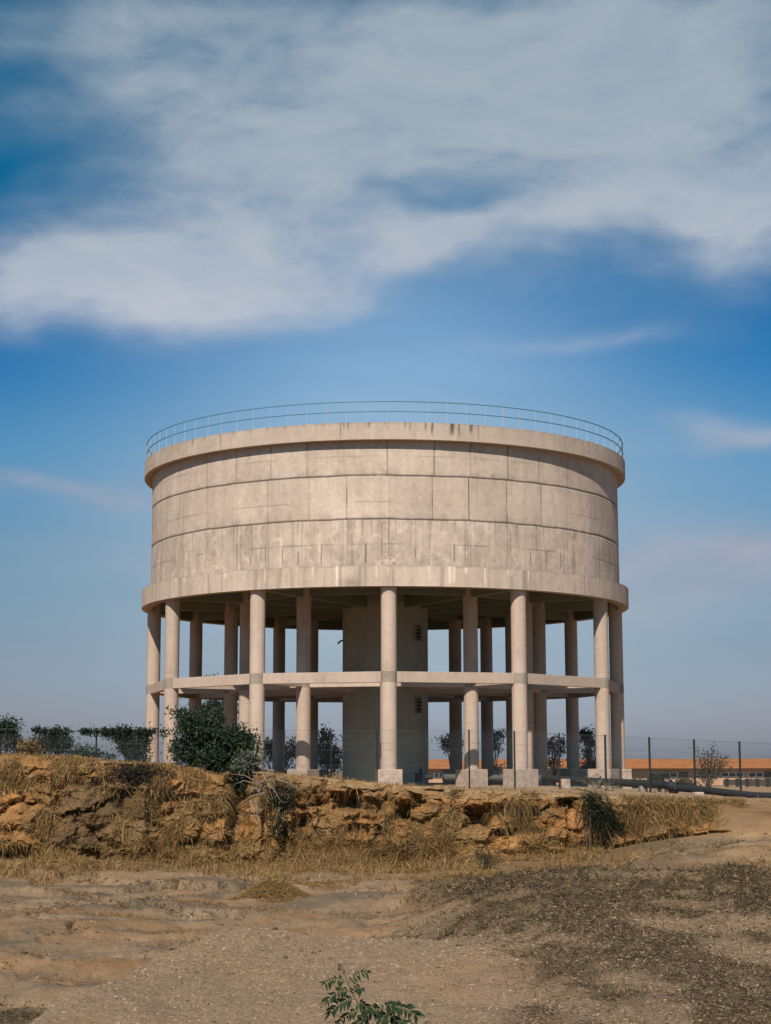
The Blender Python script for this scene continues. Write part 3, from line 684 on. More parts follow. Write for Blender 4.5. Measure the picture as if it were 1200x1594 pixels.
def rim_col(TH, ZZ):
    s, q = per(TH, 13.7)
    C = np.ones(TH.shape+(3,))*(.98+.12*fbm(s*.6, q*.6, ZZ*.6, 4)+.13*fbm(s*2.2, q*2.2, ZZ*.3, 3))[..., None]
    # run-off stains from the top edge
    pa = TH/R_(4.286); ln = rs.random(90); jid = np.round(pa).astype(int); fx = (pa-np.round(pa))*R_(4.286)*Rrim+.03*pn(ZZ*3, TH*20)
    L = .1+.5*ln[(jid+45) % 90]**3; k = np.exp(-(fx/.05)**2)*ss(Z_RIMT-L-.15, Z_RIMT-L*.3, ZZ)*(.2+.45*ln[(jid+45) % 90]); C *= (1-k)[..., None]
    for px, d, wd, L in ((675,.75,.06,.75),(706,.8,.12,.7),(717,.55,.05,.8),(736,.7,.10,.5),(640,.45,.05,.5),(748,.5,.03,1.),(532,.6,.03,1.),(544,.45,.05,.4),(576,.5,.08,.3),(338,.5,.03,1.),(310,.3,.04,.3),(908,.4,.05,.3),(606,.3,.05,.4)):
        dx = (TH-pxth(px)*.97)*Rrim+.03*pn(ZZ*4, px*.3); k = np.exp(-(dx/wd)**2)*ss(Z_RIMT-L-.1, Z_RIMT-L*.4, ZZ)*d; C *= (1-k)[..., None]
    C *= (1-.22*ss(Z_RIMT-.12, Z_RIMT, ZZ)*ss(-.3, .2, fbm(s*1.2, q*1.2, 3, 3)))[..., None]
    return np.clip(C, .15, 1.9), .008*fbm(s, q, ZZ, 3)
cyl_sheet('tank_wall', Rbody, Z_RT-.05, Z_RIMB+.3, 170, 2100, tank_col)
cyl_sheet('ring_beam', Rring, Z_RB, Z_RT, 28, 1900, ring_col, closes=((0, Rring-.62, Z_RB), (-1, Rbody-.05, Z_RT+.03)))
cyl_sheet('roof_rim', Rrim, Z_RIMB, Z_RIMT, 26, 1900, rim_col, closes=((0, Rbody-.3, Z_RIMB), (-1, 10, Z_RIMT+.05)))
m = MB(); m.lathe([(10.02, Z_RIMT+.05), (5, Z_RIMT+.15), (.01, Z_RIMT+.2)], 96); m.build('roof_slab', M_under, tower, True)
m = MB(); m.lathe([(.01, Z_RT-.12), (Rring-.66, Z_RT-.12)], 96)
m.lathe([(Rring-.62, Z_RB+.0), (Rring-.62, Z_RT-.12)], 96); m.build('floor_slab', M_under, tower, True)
# central shaft
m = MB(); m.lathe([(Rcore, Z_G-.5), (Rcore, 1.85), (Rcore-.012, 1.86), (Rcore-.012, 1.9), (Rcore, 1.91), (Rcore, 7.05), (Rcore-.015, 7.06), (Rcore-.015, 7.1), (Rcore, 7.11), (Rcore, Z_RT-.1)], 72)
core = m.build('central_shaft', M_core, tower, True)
for (zc, hh) in ((zrow(985, 95.9), .8), (zrow(1098, 95.9), .8)):
    th = R_(0)+math.asin(min(.99, (652-601)/FPX*95.9/Rcore))
    m = MB()
    for k in range(4): m.box(pol(Rcore+.03, th, zc-.3+k*.2), (.42, .10, .05), th, .008, 0)
    for sx in (-1, 1): m.box(pol(Rcore+.03, th+sx*.10, zc), (.06, .12, .86), th, .01)
    m.box(pol(Rcore+.03, th, zc+.44), (.50, .14, .05), th, .01)
    fr_ = m.build('window', M_collar, core)
    m = MB(); m.box(pol(Rcore-.02, th, zc), (.44, .06, .8), th); m.build('window_infill', M_dark, fr_)  # dark slab, its colour painting the unlit opening behind the louvres
m = MB(); m.tube([pol(Rcore-.1, R_(-80), 7.25), pol(Rcore+.12, R_(-82), 7.2), pol(Rcore+.3, R_(-82), 7.05)], .05, 8); m.build('pipe_stub', M_pipe, core, True)
# columns
def column_mesh(top):
    m = MB(); r = .385
    m.lathe([(r, Z_PT-.02), (r, Z_MB-.02), (r, Z_MT+.02), (r, top)], 40); return m
colp = plp = clp = None
rj = random.Random(5)
for ring_r, inner in ((Rc, False), (Ri, True)):
    colp = None
    for k in range(12):
        th = ROT+k*math.pi/6
        if colp is None:
            m = column_mesh(Z_RT-.12 if not inner else Z_RT-.12)
            colp = m.build('column', M_conc, tower, True, 30); o = colp
            m = MB(); m.lathe([(.383, Z_MB), (.392, Z_MB+.01), (.392, Z_MT), (.383, Z_MT+.01)], 40)
            clp = m.build('collar', M_collar, colp, True, 30)
            m = MB(); m.box((0, 0, (Z_PT+Z_G-.3)/2), (1.28 if not inner else 1.22, 1.28 if not inner else 1.22, Z_PT-Z_G+.3), 0, .02)
            plp = m.build('plinth', M_conc, tower); pl = plp
        else:
            o = dup(colp, tower); pl = dup(plp, tower)
        for q in (o, pl): q.location = pol(ring_r, th, 0)
        pl.rotation_euler = (0, 0, th); o.rotation_euler = (0, 0, th+rj.random()*.0)
        if inner: pl.scale = (1, 1, 1)
# beams
def beam(p0, p1, wdt, z0, z1, name='beam', mat=M_conc):
    p0, p1 = Vector(p0), Vector(p1); d = p1-p0; L = d.length
    m = MB(); m.box(((p0.x+p1.x)/2, (p0.y+p1.y)/2, (z0+z1)/2), (L, wdt, z1-z0), math.atan2(d.y, d.x), .012)
    return m.build(name, mat, tower)
def chord(r, k, wdt, z0, z1, mat=M_conc, gap=.37):
    t0, t1 = ROT+k*math.pi/6, ROT+(k+1)*math.pi/6
    a, b_ = Vector(pol(r, t0, 0)), Vector(pol(r, t1, 0)); d = (b_-a).normalized()
    return beam(a+d*gap, b_-d*gap, wdt, z0, z1, mat=mat)
for k in range(12):
    chord(Rc+.05, k, .32, Z_MB, Z_MT)
    chord(Ri, k, .30, Z_MB+.004, Z_MT-.02)
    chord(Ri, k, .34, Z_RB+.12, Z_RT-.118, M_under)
    t0 = ROT+k*math.pi/6
    beam(pol(Ri+.37, t0, 0), pol(Rc-.37, t0, 0), .30, Z_MB+.03, Z_MT-.03)
    beam(pol(Rcore-.05, t0, 0), pol(Ri-.37, t0, 0), .30, Z_MB+.03, Z_MT-.03)
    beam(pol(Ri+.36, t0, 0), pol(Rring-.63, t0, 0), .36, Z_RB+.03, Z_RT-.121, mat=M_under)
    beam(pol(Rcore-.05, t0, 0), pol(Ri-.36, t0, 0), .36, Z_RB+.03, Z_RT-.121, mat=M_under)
# railing
rail = MB()
Rr = 13.6
for zz in (Z_R1, Z_R2):
    V = []; F = []; n = 252; k8 = 8
    for i in range(n):
        t_ = 2*math.pi*i/n
        for j in range(k8):
            a = 2*math.pi*j/k8; r = Rr+.029*math.cos(a); V.append((r*math.sin(t_), -r*math.cos(t_), zz+.029*math.sin(a)))
    for i in range(n):
        for j in range(k8): F.append((i*k8+j, ((i+1) % n)*k8+j, ((i+1) % n)*k8+(j+1) % k8, i*k8+(j+1) % k8))
    rail.add(V, F)
railing = rail.build('railing', M_rail, tower, True)
post0 = None
for k in range(84):
    th = R_(.45)+k*2*math.pi/84
    if post0 is None:
        m = MB(); m.tube([(0, 0, Z_RIMT-.0), (0, 0, Z_R1)], .017, 8); m.tube([(0, 0, Z_RIMT), (0, 0, Z_RIMT+.03)], .06, 10)
        post0 = m.build('post', M_galv, railing, True); o = post0
    else: o = dup(post0, railing)
    o.location = pol(Rr, th, 0)

# ================================================================== VEGETATION
def rand_in_blob(n, cx, cy, cz, rx, ry, rz, shell=.55):
    d = rng.normal(size=(n, 3)); d /= np.linalg.norm(d, axis=1)[:, None]
    r = (1-shell)+shell*rng.random(n)**.6; r = np.where(rng.random(n) < .35, rng.random(n)**.5, r)
    return np.array([cx, cy, cz])+d*r[:, None]*np.array([rx, ry, rz]), d
def leaves(P, D, L, W, C):
    """folded pointed leaf blades"""
    n = len(P); D = D/(np.linalg.norm(D, axis=1)[:, None]+1e-9)
    s = np.cross(D, np.array([0, 0, 1.])+rng.normal(size=(n, 3))*.7); s /= np.linalg.norm(s, axis=1)[:, None]+1e-9
    up = np.cross(s, D); L = L[:, None]; W = W[:, None]
    V = np.stack([P, P+D*L*.45+s*W*.5+up*W*.12, P+D*L-up*L*.12, P+D*L*.45-s*W*.5+up*W*.12], 1).reshape(-1, 3)
    i = np.arange(n)[:, None]*4
    return V, [i+np.array([[0, 1, 2]]), i+np.array([[0, 2, 3]])], np.repeat(C, 4, 0)
def plant(name, label, cat, base, blobs, n, leaf, cols, trunk_r=.05, limbs=1, group=None, dens_gap=.35, stem='trunk', crown='crown', mat_stem=None):
    root = thing(name, label, cat, base, 0, group)
    main = blobs; blobs = []
    for (cx, cy, cz, rx, ry, rz) in main:          # every bough carries several uneven clumps
        if min(rx, rz) < .22: blobs.append((cx, cy, cz, rx, ry, rz)); continue
        for _ in range(7):
            d = Vector((random.gauss(0, 1), random.gauss(0, 1), random.gauss(0, 1))).normalized(); q = random.uniform(.45, .95); k = random.uniform(.28, .55)
            blobs.append((cx+d.x*rx*q, cy+d.y*ry*q, cz+d.z*rz*q, rx*k, ry*k, rz*k))
        blobs.append((cx, cy, cz, rx*.6, ry*.6, rz*.6))
    vol = np.array([b_[3]*b_[4]*b_[5] for b_ in blobs])**.8; vol /= vol.sum()
    parts = []; cols = np.array(cols)
    for b_, vv in zip(blobs, vol):
        k = int(n*vv); P, D = rand_in_blob(k, *b_)
        nz = fbm(P[:, 0]*1.6/max(.4, b_[3])+base[0], P[:, 1]*1.6/max(.4, b_[3]), P[:, 2]*1.6/max(.4, b_[3])+3, 3)
        keep = nz > -dens_gap*(.3+rng.random(k)); P, D, nz = P[keep], D[keep], nz[keep]; k = len(P)
        if k < 3: continue
        # leaves gather on twigs
        tw = P[rng.choice(k, max(3, k//26))]; P = tw[rng.integers(0, len(tw), k)]+rng.normal(size=(k, 3))*leaf*1.15*np.array([1, 1, .75])
        dd = D*.7+rng.normal(size=(k, 3))*.8+np.array([0, 0, .1])
        cc = cols[rng.integers(0, len(cols), k)]*(.65+.7*ss(-.3, .4, nz)+.25*rng.random(k))[:, None]
        parts.append(leaves(P, dd, leaf*(.7+.7*rng.random(k)), leaf*(.30+.25*rng.random(k)), cc))
    V, F, C = merge(parts)
    npmesh(crown, V, F, M_leaf, False, C, root)
    m = MB(); b0 = Vector((0, 0, -.15))
    for i, b_ in enumerate(main):
        cpt = Vector(b_[:3]); fork = Vector((cpt.x*.25, cpt.y*.25, max(.02, cpt.z*.45)))
        m.tube([b0, fork, cpt*.8+Vector((0, 0, cpt.z*.05)), cpt+Vector((0, 0, b_[5]*.4))], [trunk_r, trunk_r*.7, trunk_r*.4, trunk_r*.12], 7)
        for q in range(limbs*3):
            e = cpt+Vector((random.uniform(-1, 1)*b_[3], random.uniform(-1, 1)*b_[4], random.uniform(-.6, 1)*b_[5]))*.85
            m.tube([cpt*.6, (cpt*.6+e)/2+Vector((0, 0, .05)), e], [trunk_r*.4, trunk_r*.25, trunk_r*.08], 5)
    m.build(stem, mat_stem or M_bark, root, True)
    return root
GR = [(.030, .052, .032), (.040, .064, .036), (.022, .040, .028), (.055, .072, .04)]
GRd = [(.030, .050, .036), (.024, .040, .030), (.045, .062, .040)]
def at(px, Y, d): return Vector((xcol(px, d), d, zrow(Y, d)))
# big dark bush on the lip of the bank
bx, bd = xcol(338, 60.5), 60.6; bz = plat_z(bx, bd)
def bl(px, Y, w_, h_, d, dy=0):
    q = at(px, Y, d); return (q.x-bx, dy, q.z-bz, w_*d/FPX, w_*d/FPX*.9, h_*d/FPX)
plant('bush', 'large dark green leafy bush on the edge of the bank', 'bush', (bx, bd, bz),
      [bl(300,1128,24,28,60.5), bl(285,1160,18,22,60.5,.3), bl(330,1150,38,36,60.5), bl(362,1155,32,30,60.5,-.2), bl(383,1165,22,26,60.5,-.3), bl(345,1185,42,24,60.3,-.4),
       bl(300,1185,28,20,60.3), bl(380,1195,18,16,59.6,-.8), bl(285,1112,9,16,60.5), bl(325,1125,22,16,60.5,.2), bl(372,1212,14,16,59.2,-1.0), bl(360,1222,10,18,58.6,-1.5), bl(392,1208,12,14,58.9,-1.3)], 12500, .15, GR, .06, 1, dens_gap=.45, stem='stem', crown='foliage')
q = at(386, 1180, 59.2)
plant('shrub', 'small grey leaved shrub poking out of the front of the big dark bush', 'shrub', (q.x, q.y, q.z-.35), [(0, 0, .25, .42, .35, .32), (.3, .1, .3, .3, .3, .25)], 700, .15, [(.11, .13, .10), (.15, .165, .13), (.07, .09, .07)], .02, 1, stem='stem', crown='foliage', mat_stem=M_twig)
# left hand trees and shrubs behind the bank
def far_tree(name, label, cat, px, d, topR, blobs, n, leaf, cols=GRd, group=None, tr=.06, gap=.35):
    x = xcol(px, d); z = plat_z(x, d) if d < 100 else -1.6
    B = []
    for (bp, bY, w_, h_) in blobs:
        q = at(bp, bY, d); s = d/FPX; B.append((q.x-x, random.uniform(-.3, .3), q.z-z, w_*s, w_*s, h_*s))
    return plant(name, label, cat, (x, d, z), B, n, leaf, cols, tr, 1, group, gap)
gL = 'trees behind the bank on the left'
far_tree('tree', 'dark leafy tree at the far left behind the bank, tallest there', 'tree', 12, 80, 0, [(5,1150,22,24),(22,1130,13,16),(-25,1140,28,30),(32,1158,16,18)], 5200, .17, group=gL)
far_tree('tree', 'low rounded dark tree just right of the dry brown shrub on the bank', 'tree', 92, 82, 0, [(80,1160,14,14),(102,1160,17,17),(92,1148,12,9),(60,1164,13,12)], 3600, .16, group=gL)
far_tree('tree', 'narrow dark tree behind the fence, left of the leftmost tower column', 'tree', 206, 82, 0, [(205,1152,15,20),(214,1172,18,18),(194,1142,12,9),(228,1150,10,20)], 3800, .16, group=gL)
far_tree('shrub', 'low trailing shrub between the fence posts left of the tower', 'shrub', 150, 79, 0, [(140,1172,20,8),(165,1177,20,7),(125,1168,12,7)], 1200, .14, group=gL)
q = at(50, 1183, 61)
plant('dry_shrub', 'dry yellowish brown shrub on top of the bank at far left', 'shrub', (q.x, q.y, q.z), [(0, 0, .45, .25, .25, .35), (.22, 0, .3, .25, .2, .25), (-.15, 0, .25, .2, .2, .2)], 900, .12, [(.30, .20, .09), (.22, .15, .08), (.16, .13, .07)], .015, 2, stem='stem', crown='foliage')
gB = 'trees seen through the tower columns'
far_tree('tree', 'tall tree behind the tower, left of its central shaft and rising above the bush', 'tree', 335, 116, 0, [(340,1070,20,20),(325,1105,26,26),(352,1110,24,22),(300,1125,22,24),(335,1140,34,28)], 4200, .24, group=gB)
far_tree('tree', 'dark pointed tree seen right beside the left edge of the central shaft', 'tree', 512, 112, 0, [(513,1160,15,24),(507,1185,18,20),(524,1180,16,24),(510,1143,7,10)], 3200, .2, group=gB)
far_tree('tree', 'low tree behind the columns between the bush and the central shaft', 'tree', 428, 112, 0, [(420,1172,14,18),(440,1178,18,14),(458,1168,10,16),(430,1160,9,10)], 2800, .2, group=gB)
far_tree('tree', 'small tree seen just right of the central shaft', 'tree', 707, 120, 0, [(706,1155,16,12),(695,1160,9,9)], 900, .22, group=gB)
far_tree('tree', 'small thin tree seen between two columns right of the shaft', 'tree', 770, 120, 0, [(771,1150,9,11),(766,1163,10,6),(778,1142,5,5)], 800, .2, group=gB, tr=.05)
far_tree('tree', 'thin tree with a long bare trunk under the right half of the tower', 'tree', 861, 116, 0, [(862,1158,16,10),(868,1170,10,10),(850,1165,9,8),(858,1190,9,10)], 1300, .2, group=gB, tr=.07)
far_tree('tree', 'taller tree seen left of the rightmost front column', 'tree', 915, 116, 0, [(914,1143,13,11),(919,1158,14,9),(912,1172,10,8),(918,1190,14,14),(908,1150,9,8)], 2200, .2, group=gB, tr=.08)
far_tree('bush', 'dark low bush behind the plinths right of the shaft', 'bush', 790, 112, 0, [(780,1203,16,8),(800,1205,14,7),(742,1208,16,7),(830,1200,12,8)], 1600, .18, group='low bushes behind the tower')
far_tree('bush', 'dark low bush behind the plinth of the rightmost columns', 'bush', 905, 112, 0, [(900,1200,26,9),(925,1204,16,8),(880,1203,14,7)], 1500, .18, group='low bushes behind the tower')
# sapling by the right fence
far_tree('sapling', 'sparse young tree with upright twigs beside the fence on the right', 'sapling', 1097, 79, 0, [(1094,1196,15,14),(1108,1190,12,12),(1085,1208,12,10),(1118,1200,9,9),(1104,1170,3,10),(1083,1168,3,8),(1098,1180,10,10),(1122,1183,5,7)], 1500, .13, [(.05, .06, .04), (.09, .07, .05), (.035, .05, .035)], tr=.035, gap=.05)
far_tree('bush', 'small dark bush at the fence post right of the tower, by the pipe', 'bush', 1022, 79, 0, [(1018,1217,14,9),(1030,1212,9,10),(1010,1214,6,5)], 900, .12, group='bushes by the pipe')

# vine over the fence on the left: long trailing clumps
FY = 76.0
def fence_top(x):
    px = x/FY*FPX+601; return zrow(float(np.interp(px, [-200, 60, 155, 445, 730, 800, 869, 940, 1008, 1077, 1147, 1300]
        , [1130, 1133, 1137, 1136, 1137, 1139, 1142, 1145, 1149, 1152.5, 1156, 1163])), FY)
vine = thing('climbing_vine', 'ragged vine trailing along the top of the fence on the left', 'vine', (xcol(150, FY), FY, fence_top(xcol(150, FY))))
vp = []; vx0, vz0 = vine.location.x, vine.location.z
P = []
for k in range(150):
    px = random.uniform(62, 262); x = xcol(px, FY)
    hang = random.uniform(0, .5)*(.3+abs(float(pn(px*.05, 2.)))*2.2)
    if float(pn(px*.09, 8.8)) < -.05: continue
    lift = max(0, random.gauss(-.05, .16))
    for j in range(34): P.append((x-vx0+random.gauss(0, .12), random.gauss(0, .1), fence_top(x)-vz0+lift*random.random()-hang*random.random()+random.gauss(0, .07)))
P = np.array(P); V, F, C = merge([leaves(P, rng.normal(size=(len(P), 3))+np.array([0, 0, -.3]), .09+.06*rng.random(len(P)), .06+.03*rng.random(len(P)), np.array(GRd)[rng.integers(0, 3, len(P))])])
npmesh('foliage', V, F, M_leaf, False, C, vine)
m = MB(); m.tube([(xcol(p_, FY)-vx0, .03, fence_top(xcol(p_, FY))-vz0-.04+.05*math.sin(p_*.2)) for p_ in range(62, 264, 8)], .018, 5); m.build('stem', M_bark, vine, True)

# drooping dead fronds hanging over the bank on the right
q = Vector((xcol(915, 57.4), 57.35, zrow(1240, 57.4)))
hang = thing('hanging_plant', 'dark spiky plant with long fronds hanging down the bank on the right', 'plant', q)
n = 620; a = rng.normal(size=n)*1.25; root_off = np.stack([rng.normal(size=n)*.2, rng.normal(size=n)*.08-.1, -.15+rng.random(n)*.3-rng.random(n)*1.0], 1)
D = np.stack([np.sin(a)*.9+.25, -.35+.3*rng.normal(size=n), -.6*np.cos(a)+.35*rng.normal(size=n)], 1)
Vh = blades(root_off+np.array([.0, -.05, .1])+np.stack([(-root_off[:, 2])*.55+.22*np.sin(a*3), 0*a, 0*a], 1), D, .2+.62*rng.random(n)**1.6, .016+.02*rng.random(n), np.array([[.018, .026, .014], [.028, .034, .018], [.012, .018, .010], [.09, .08, .05]])[rng.choice(4, n, p=(.4, .3, .25, .05))], .8)
V, F, C = merge([Vh]); npmesh('frond', V, F, M_leaf, False, C, hang)
m = MB()
for k in range(9):
    x1 = random.uniform(-.5, .9); m.tube([(0, .15, .15), (x1*.3, -.15, -.4), (x1*.7, -.25, -1.2), (x1, -.35, -1.9-random.random()*.2)], [.03, .022, .016, .008], 6)
m.build('stem', M_bark, hang, True)
q = at(925, 1226, 61.5)
plant('shrub', 'bleached leafless twiggy shrub above the hanging spiky plant', 'shrub', (q.x, q.y-.8, plat_z(q.x, 60.7)), [(-.2, 0, .35, .5, .3, .3), (.3, 0, .3, .4, .3, .3)], 260, .1, [(.20, .17, .12), (.1, .1, .07)], .02, 4, stem='stem', crown='foliage', mat_stem=M_twig)
# fallen dark brush on the bank top left
def brush_pile(name, label, c0, spread_, nb, mat, L, seed, rad=.02, leafn=0):
    r = random.Random(seed); root = thing(name, label, 'dead branches', c0); m = MB()
    for k in range(nb):
        x = r.gauss(0, spread_[0]); z = r.gauss(0, spread_[2]); y = r.gauss(0, spread_[1])
        l = L*(.5+r.random()); dx = r.uniform(-1, 1); dz = r.uniform(-.9, .25); dy = r.uniform(-.5, .1)
        p1 = Vector((x, y, z)); d = Vector((dx, dy, dz)).normalized()*l
        m.tube([p1, p1+d*.5+Vector((0, -.05, .06)), p1+d+Vector((0, 0, -.08))], [rad, rad*.7, rad*.2], 5)
        for j in range(3):
            e = p1+d*(.3+.2*j); f_ = e+Vector((r.gauss(0, .2), r.gauss(0, .15), r.gauss(-.05, .2)))*L
            m.tube([e, f_], [rad*.45, rad*.12], 4)
    m.build('branch', mat, root, True)
    if leafn:
        Pq = rng.normal(size=(leafn, 3))*np.array(spread_)*1.1
        V, F, C = merge([leaves(Pq, rng.normal(size=(leafn, 3)), .08+.07*rng.random(leafn), .03+.03*rng.random(leafn), np.array([[.03, .035, .025], [.05, .04, .03], [.02, .025, .02]])[rng.integers(0, 3, leafn)])])
        npmesh('foliage', V, F, M_leaf, False, C, root)
    return root
M_darkwood = simple('dark_dead_wood', (.045, .038, .03), .95)
j0 = top_z(X58(205)); brush_pile('brush_pile', 'heap of dark dead branches spilling over the lip of the bank on the left', (xcol(210, 57.6), j0[1]-.35, zrow(1203, 57.6)), (.55, .16, .13), 46, M_darkwood, .7, 3, .018, 1500)
j0 = top_z(X58(245)); brush_pile('brush_pile', 'smaller tangle of dark branches lower down the left bank beside a gully', (xcol(250, 57.4), j0[1]-.5, zrow(1232, 57.4)), (.25, .1, .2), 22, M_darkwood, .45, 9, .014, 500)
j0 = top_z(X58(425)); brush_pile('dead_shrub', 'bleached forked twigs hanging from the bank just right of the big bush', (xcol(412, 57.2), j0[1]-.7, zrow(1228, 57.2)), (.28, .1, .28), 16, M_twig, .8, 14, .017, 0)
j0 = top_z(X58(435)); plant('dead_shrub', 'dark withered shrub hanging in the gully right of the big bush', 'shrub', (xcol(436, 57.4), j0[1]-.6, zrow(1262, 57.4)), [(0, 0, .3, .35, .2, .5), (-.1, -.05, -.4, .22, .15, .45), (.05, 0, .7, .35, .2, .25)], 1300, .12, [(.07, .07, .045), (.12, .10, .06), (.04, .045, .03)], .02, 1, stem='stem', crown='foliage', mat_stem=M_twig)
# small plants in front of the bank
def tuft(name, label, px, d, n, h, cols, wdt=.012, spread_=.12, mat=M_grass, cat='grass tuft', leanx=.0):
    x = xcol(px, d); z = front_zz(x, d); root = thing(name, label, cat, (x, d, z))
    P = np.stack([rng.normal(size=n)*spread_, rng.normal(size=n)*spread_, np.zeros(n)-.02], 1)
    D = np.stack([rng.normal(size=n)*.35+leanx, rng.normal(size=n)*.3, np.ones(n)], 1)
    V, F, C = merge([blades(P, D, h*(.5+.6*rng.random(n)), wdt*(.6+.6*rng.random(n)), np.array(cols)[rng.integers(0, len(cols), n)], .35)])
    npmesh('blade', V, F, mat, False, C, root); return root
for o_ in ():
    pass
tuft('grass_tuft', 'dry upright stalks at the upper left edge of the gravel mound', 484, 22.5, 26, .42, [(.30, .22, .13), (.20, .14, .09), (.42, .32, .2)], .011, .16)
tuft('grass_tuft', 'short dark brown stalks left of the tall dry stalks', 458, 23.5, 18, .26, [(.12, .09, .06), (.2, .15, .1)], .010, .12)
tuft('grass_tuft', 'thin pale weeds on the rocky ground right of the tall dry stalks', 592, 25.5, 24, .42, [(.25, .2, .14), (.34, .27, .18)], .009, .16)
tuft('grass_tuft', 'small curled dry tuft where the straw heap meets the gravel', 762, 20.5, 30, .16, [(.22, .15, .09), (.3, .22, .13)], .009, .05)
x = xcol(752, 53.5); plant('shrub', 'small dark scrubby plant at the foot of the bank right of centre', 'shrub', (x, 53.5, front_zz(x, 53.5)), [(0, 0, .3, .35, .25, .25), (.25, 0, .2, .3, .2, .15), (-.1, 0, .55, .2, .2, .2)], 420, .09, [(.10, .085, .05), (.06, .06, .04)], .015, 3, stem='stem', crown='foliage')
# mound of dry grass left of centre
x = xcol(430, 44); z = front_zz(x, 44)
tm = thing('grass_clump', 'low rounded clump of dry golden grass lying on the pale ground', 'grass clump', (x, 44, z))
n = 9000; P = np.stack([rng.normal(size=n)*.62, rng.normal(size=n)*.6, 0*rng.random(n)], 1); P[:, 2] = .55*np.exp(-(P[:, 0]/.8)**2-(P[:, 1]/.8)**2)-.12
V, F, C = merge([blades(P, np.stack([rng.normal(size=n)*.8+P[:, 0]*.8, rng.normal(size=n)*.6-.3, .5+.4*rng.random(n)], 1), .12+.2*rng.random(n), .010+.008*rng.random(n), gcol(n), 1.0)])
npmesh('blade', V, F, M_grass, False, C, tm)

# seedling in the very foreground: pinnate leaves
sp = thing('seedling', 'young green seedling with feathery compound leaves at the bottom edge', 'plant', (xcol(575, 9.0), 9.0, front_zz(xcol(575, 9.0), 9.0)))
sx, sz = sp.location.x, sp.location.z
def S9(px, Y, dy=0): q = at(px, Y, 9.0+dy); return Vector((q.x-sx, dy, q.z-sz))
stemM = simple('green_brown_stem', (.12, .10, .05), .7)
m = MB(); m.tube([(0, 0, -.03), S9(578,1620), S9(566,1578), S9(551,1548), S9(543,1528), S9(537,1513)], [.008, .006, .005, .004, .003, .002], 7)
m.tube([(0, 0, -.03), S9(600,1640,.03), S9(604,1585,.03), S9(600,1562,.03)], [.006, .004, .003, .002], 6)
m.build('stem', stemM, sp, True)
def frond(p0, p1, npair, ll, sag=.3):
    p0, p1 = Vector(p0), Vector(p1); L = (p1-p0).length; mid = (p0+p1)/2+Vector((0, 0, L*sag))
    pts = [p0.lerp(mid, t_).lerp(mid.lerp(p1, t_), t_) for t_ in [i/10 for i in range(11)]]
    m = MB(); m.tube(pts, [.0022-.00014*i for i in range(11)], 5); fr_ = m.build('leaf_stalk', stemM, sp, True)
    P, D = [], []
    for i in range(npair):
        t_ = .18+.8*i/(npair-1); k = t_*10; a = pts[int(min(k, 9))].lerp(pts[int(min(k, 9))+1], k-int(min(k, 9)))
        d = (pts[min(int(k)+1, 10)]-pts[max(int(k)-1, 0)]).normalized()
        for s in (-1, 1):
            sd_ = d.cross(Vector((0, -1, .25))).normalized()*s
            dirv = (sd_*1.0+d*.55+Vector((0, -.1, -.35))).normalized()
            P.append(a); D.append(dirv)
    P.append(pts[-1]); D.append(d)
    P = np.array(P); D = np.array(D); n = len(P)
    # leaflet: curved lance, eight faces
    s = np.cross(D, np.array([0, -1., .3])); s /= np.linalg.norm(s, axis=1)[:, None]; u = np.cross(s, D)
    V = []; prof = [(0, .02), (.25, .8), (.5, 1.), (.75, .65), (1., .03)]
    LL = ll*(.6+.6*rng.random((n, 1))); WW = LL*.16; D = D+rng.normal(size=D.shape)*.22; D /= np.linalg.norm(D, axis=1)[:, None]
    for (tt, ww) in prof:
        c_ = P+D*LL*tt-np.array([0, 0, 1.])*LL*.25*tt*tt
        V += [c_-s*WW*ww+u*WW*ww*.35, c_, c_+s*WW*ww+u*WW*ww*.35]
    V = np.stack(V, 1).reshape(-1, 3); i = np.arange(n)[:, None]*15; Fs = []
    for r in range(4):
        for cc in range(2): Fs.append(i+np.array([[r*3+cc, r*3+cc+1, r*3+cc+4, r*3+cc+3]]))
    C = np.repeat(np.array([[.020, .045, .020], [.028, .055, .022], [.016, .034, .017]])[rng.integers(0, 3, n)], 15, 0)
    npmesh('leaflet', V, np.concatenate(Fs), M_leaf, True, C, fr_)
for a, b_, k, ll in ((S9(538,1518), S9(531,1504,-.02), 4, .022), (S9(543,1530), S9(509,1530,.05), 8, .034), (S9(543,1532), S9(572,1514,-.05), 7, .032), (S9(548,1543), S9(513,1557,-.08), 8, .040),
                     (S9(551,1547), S9(565,1540,-.12), 6, .036), (S9(556,1556), S9(518,1574,-.03), 9, .046), (S9(559,1560), S9(574,1574,-.06), 8, .044), (S9(564,1574), S9(530,1592,.04), 8, .040),
                     (S9(603,1572,.03), S9(568,1584,-.03), 9, .046), (S9(602,1570,.03), S9(645,1580,.05), 10, .048), (S9(604,1580,.03), S9(590,1600,-.1), 8, .048), (S9(604,1582,.03), S9(625,1602,-.08), 8, .048),
                     (S9(570,1590), S9(545,1606,-.05), 8, .045), (S9(604,1590,.03), S9(640,1600,-.02), 8, .045), (S9(601,1565,.03), S9(610,1572,-.08), 7, .042)):
    frond(a, b_, k, ll)

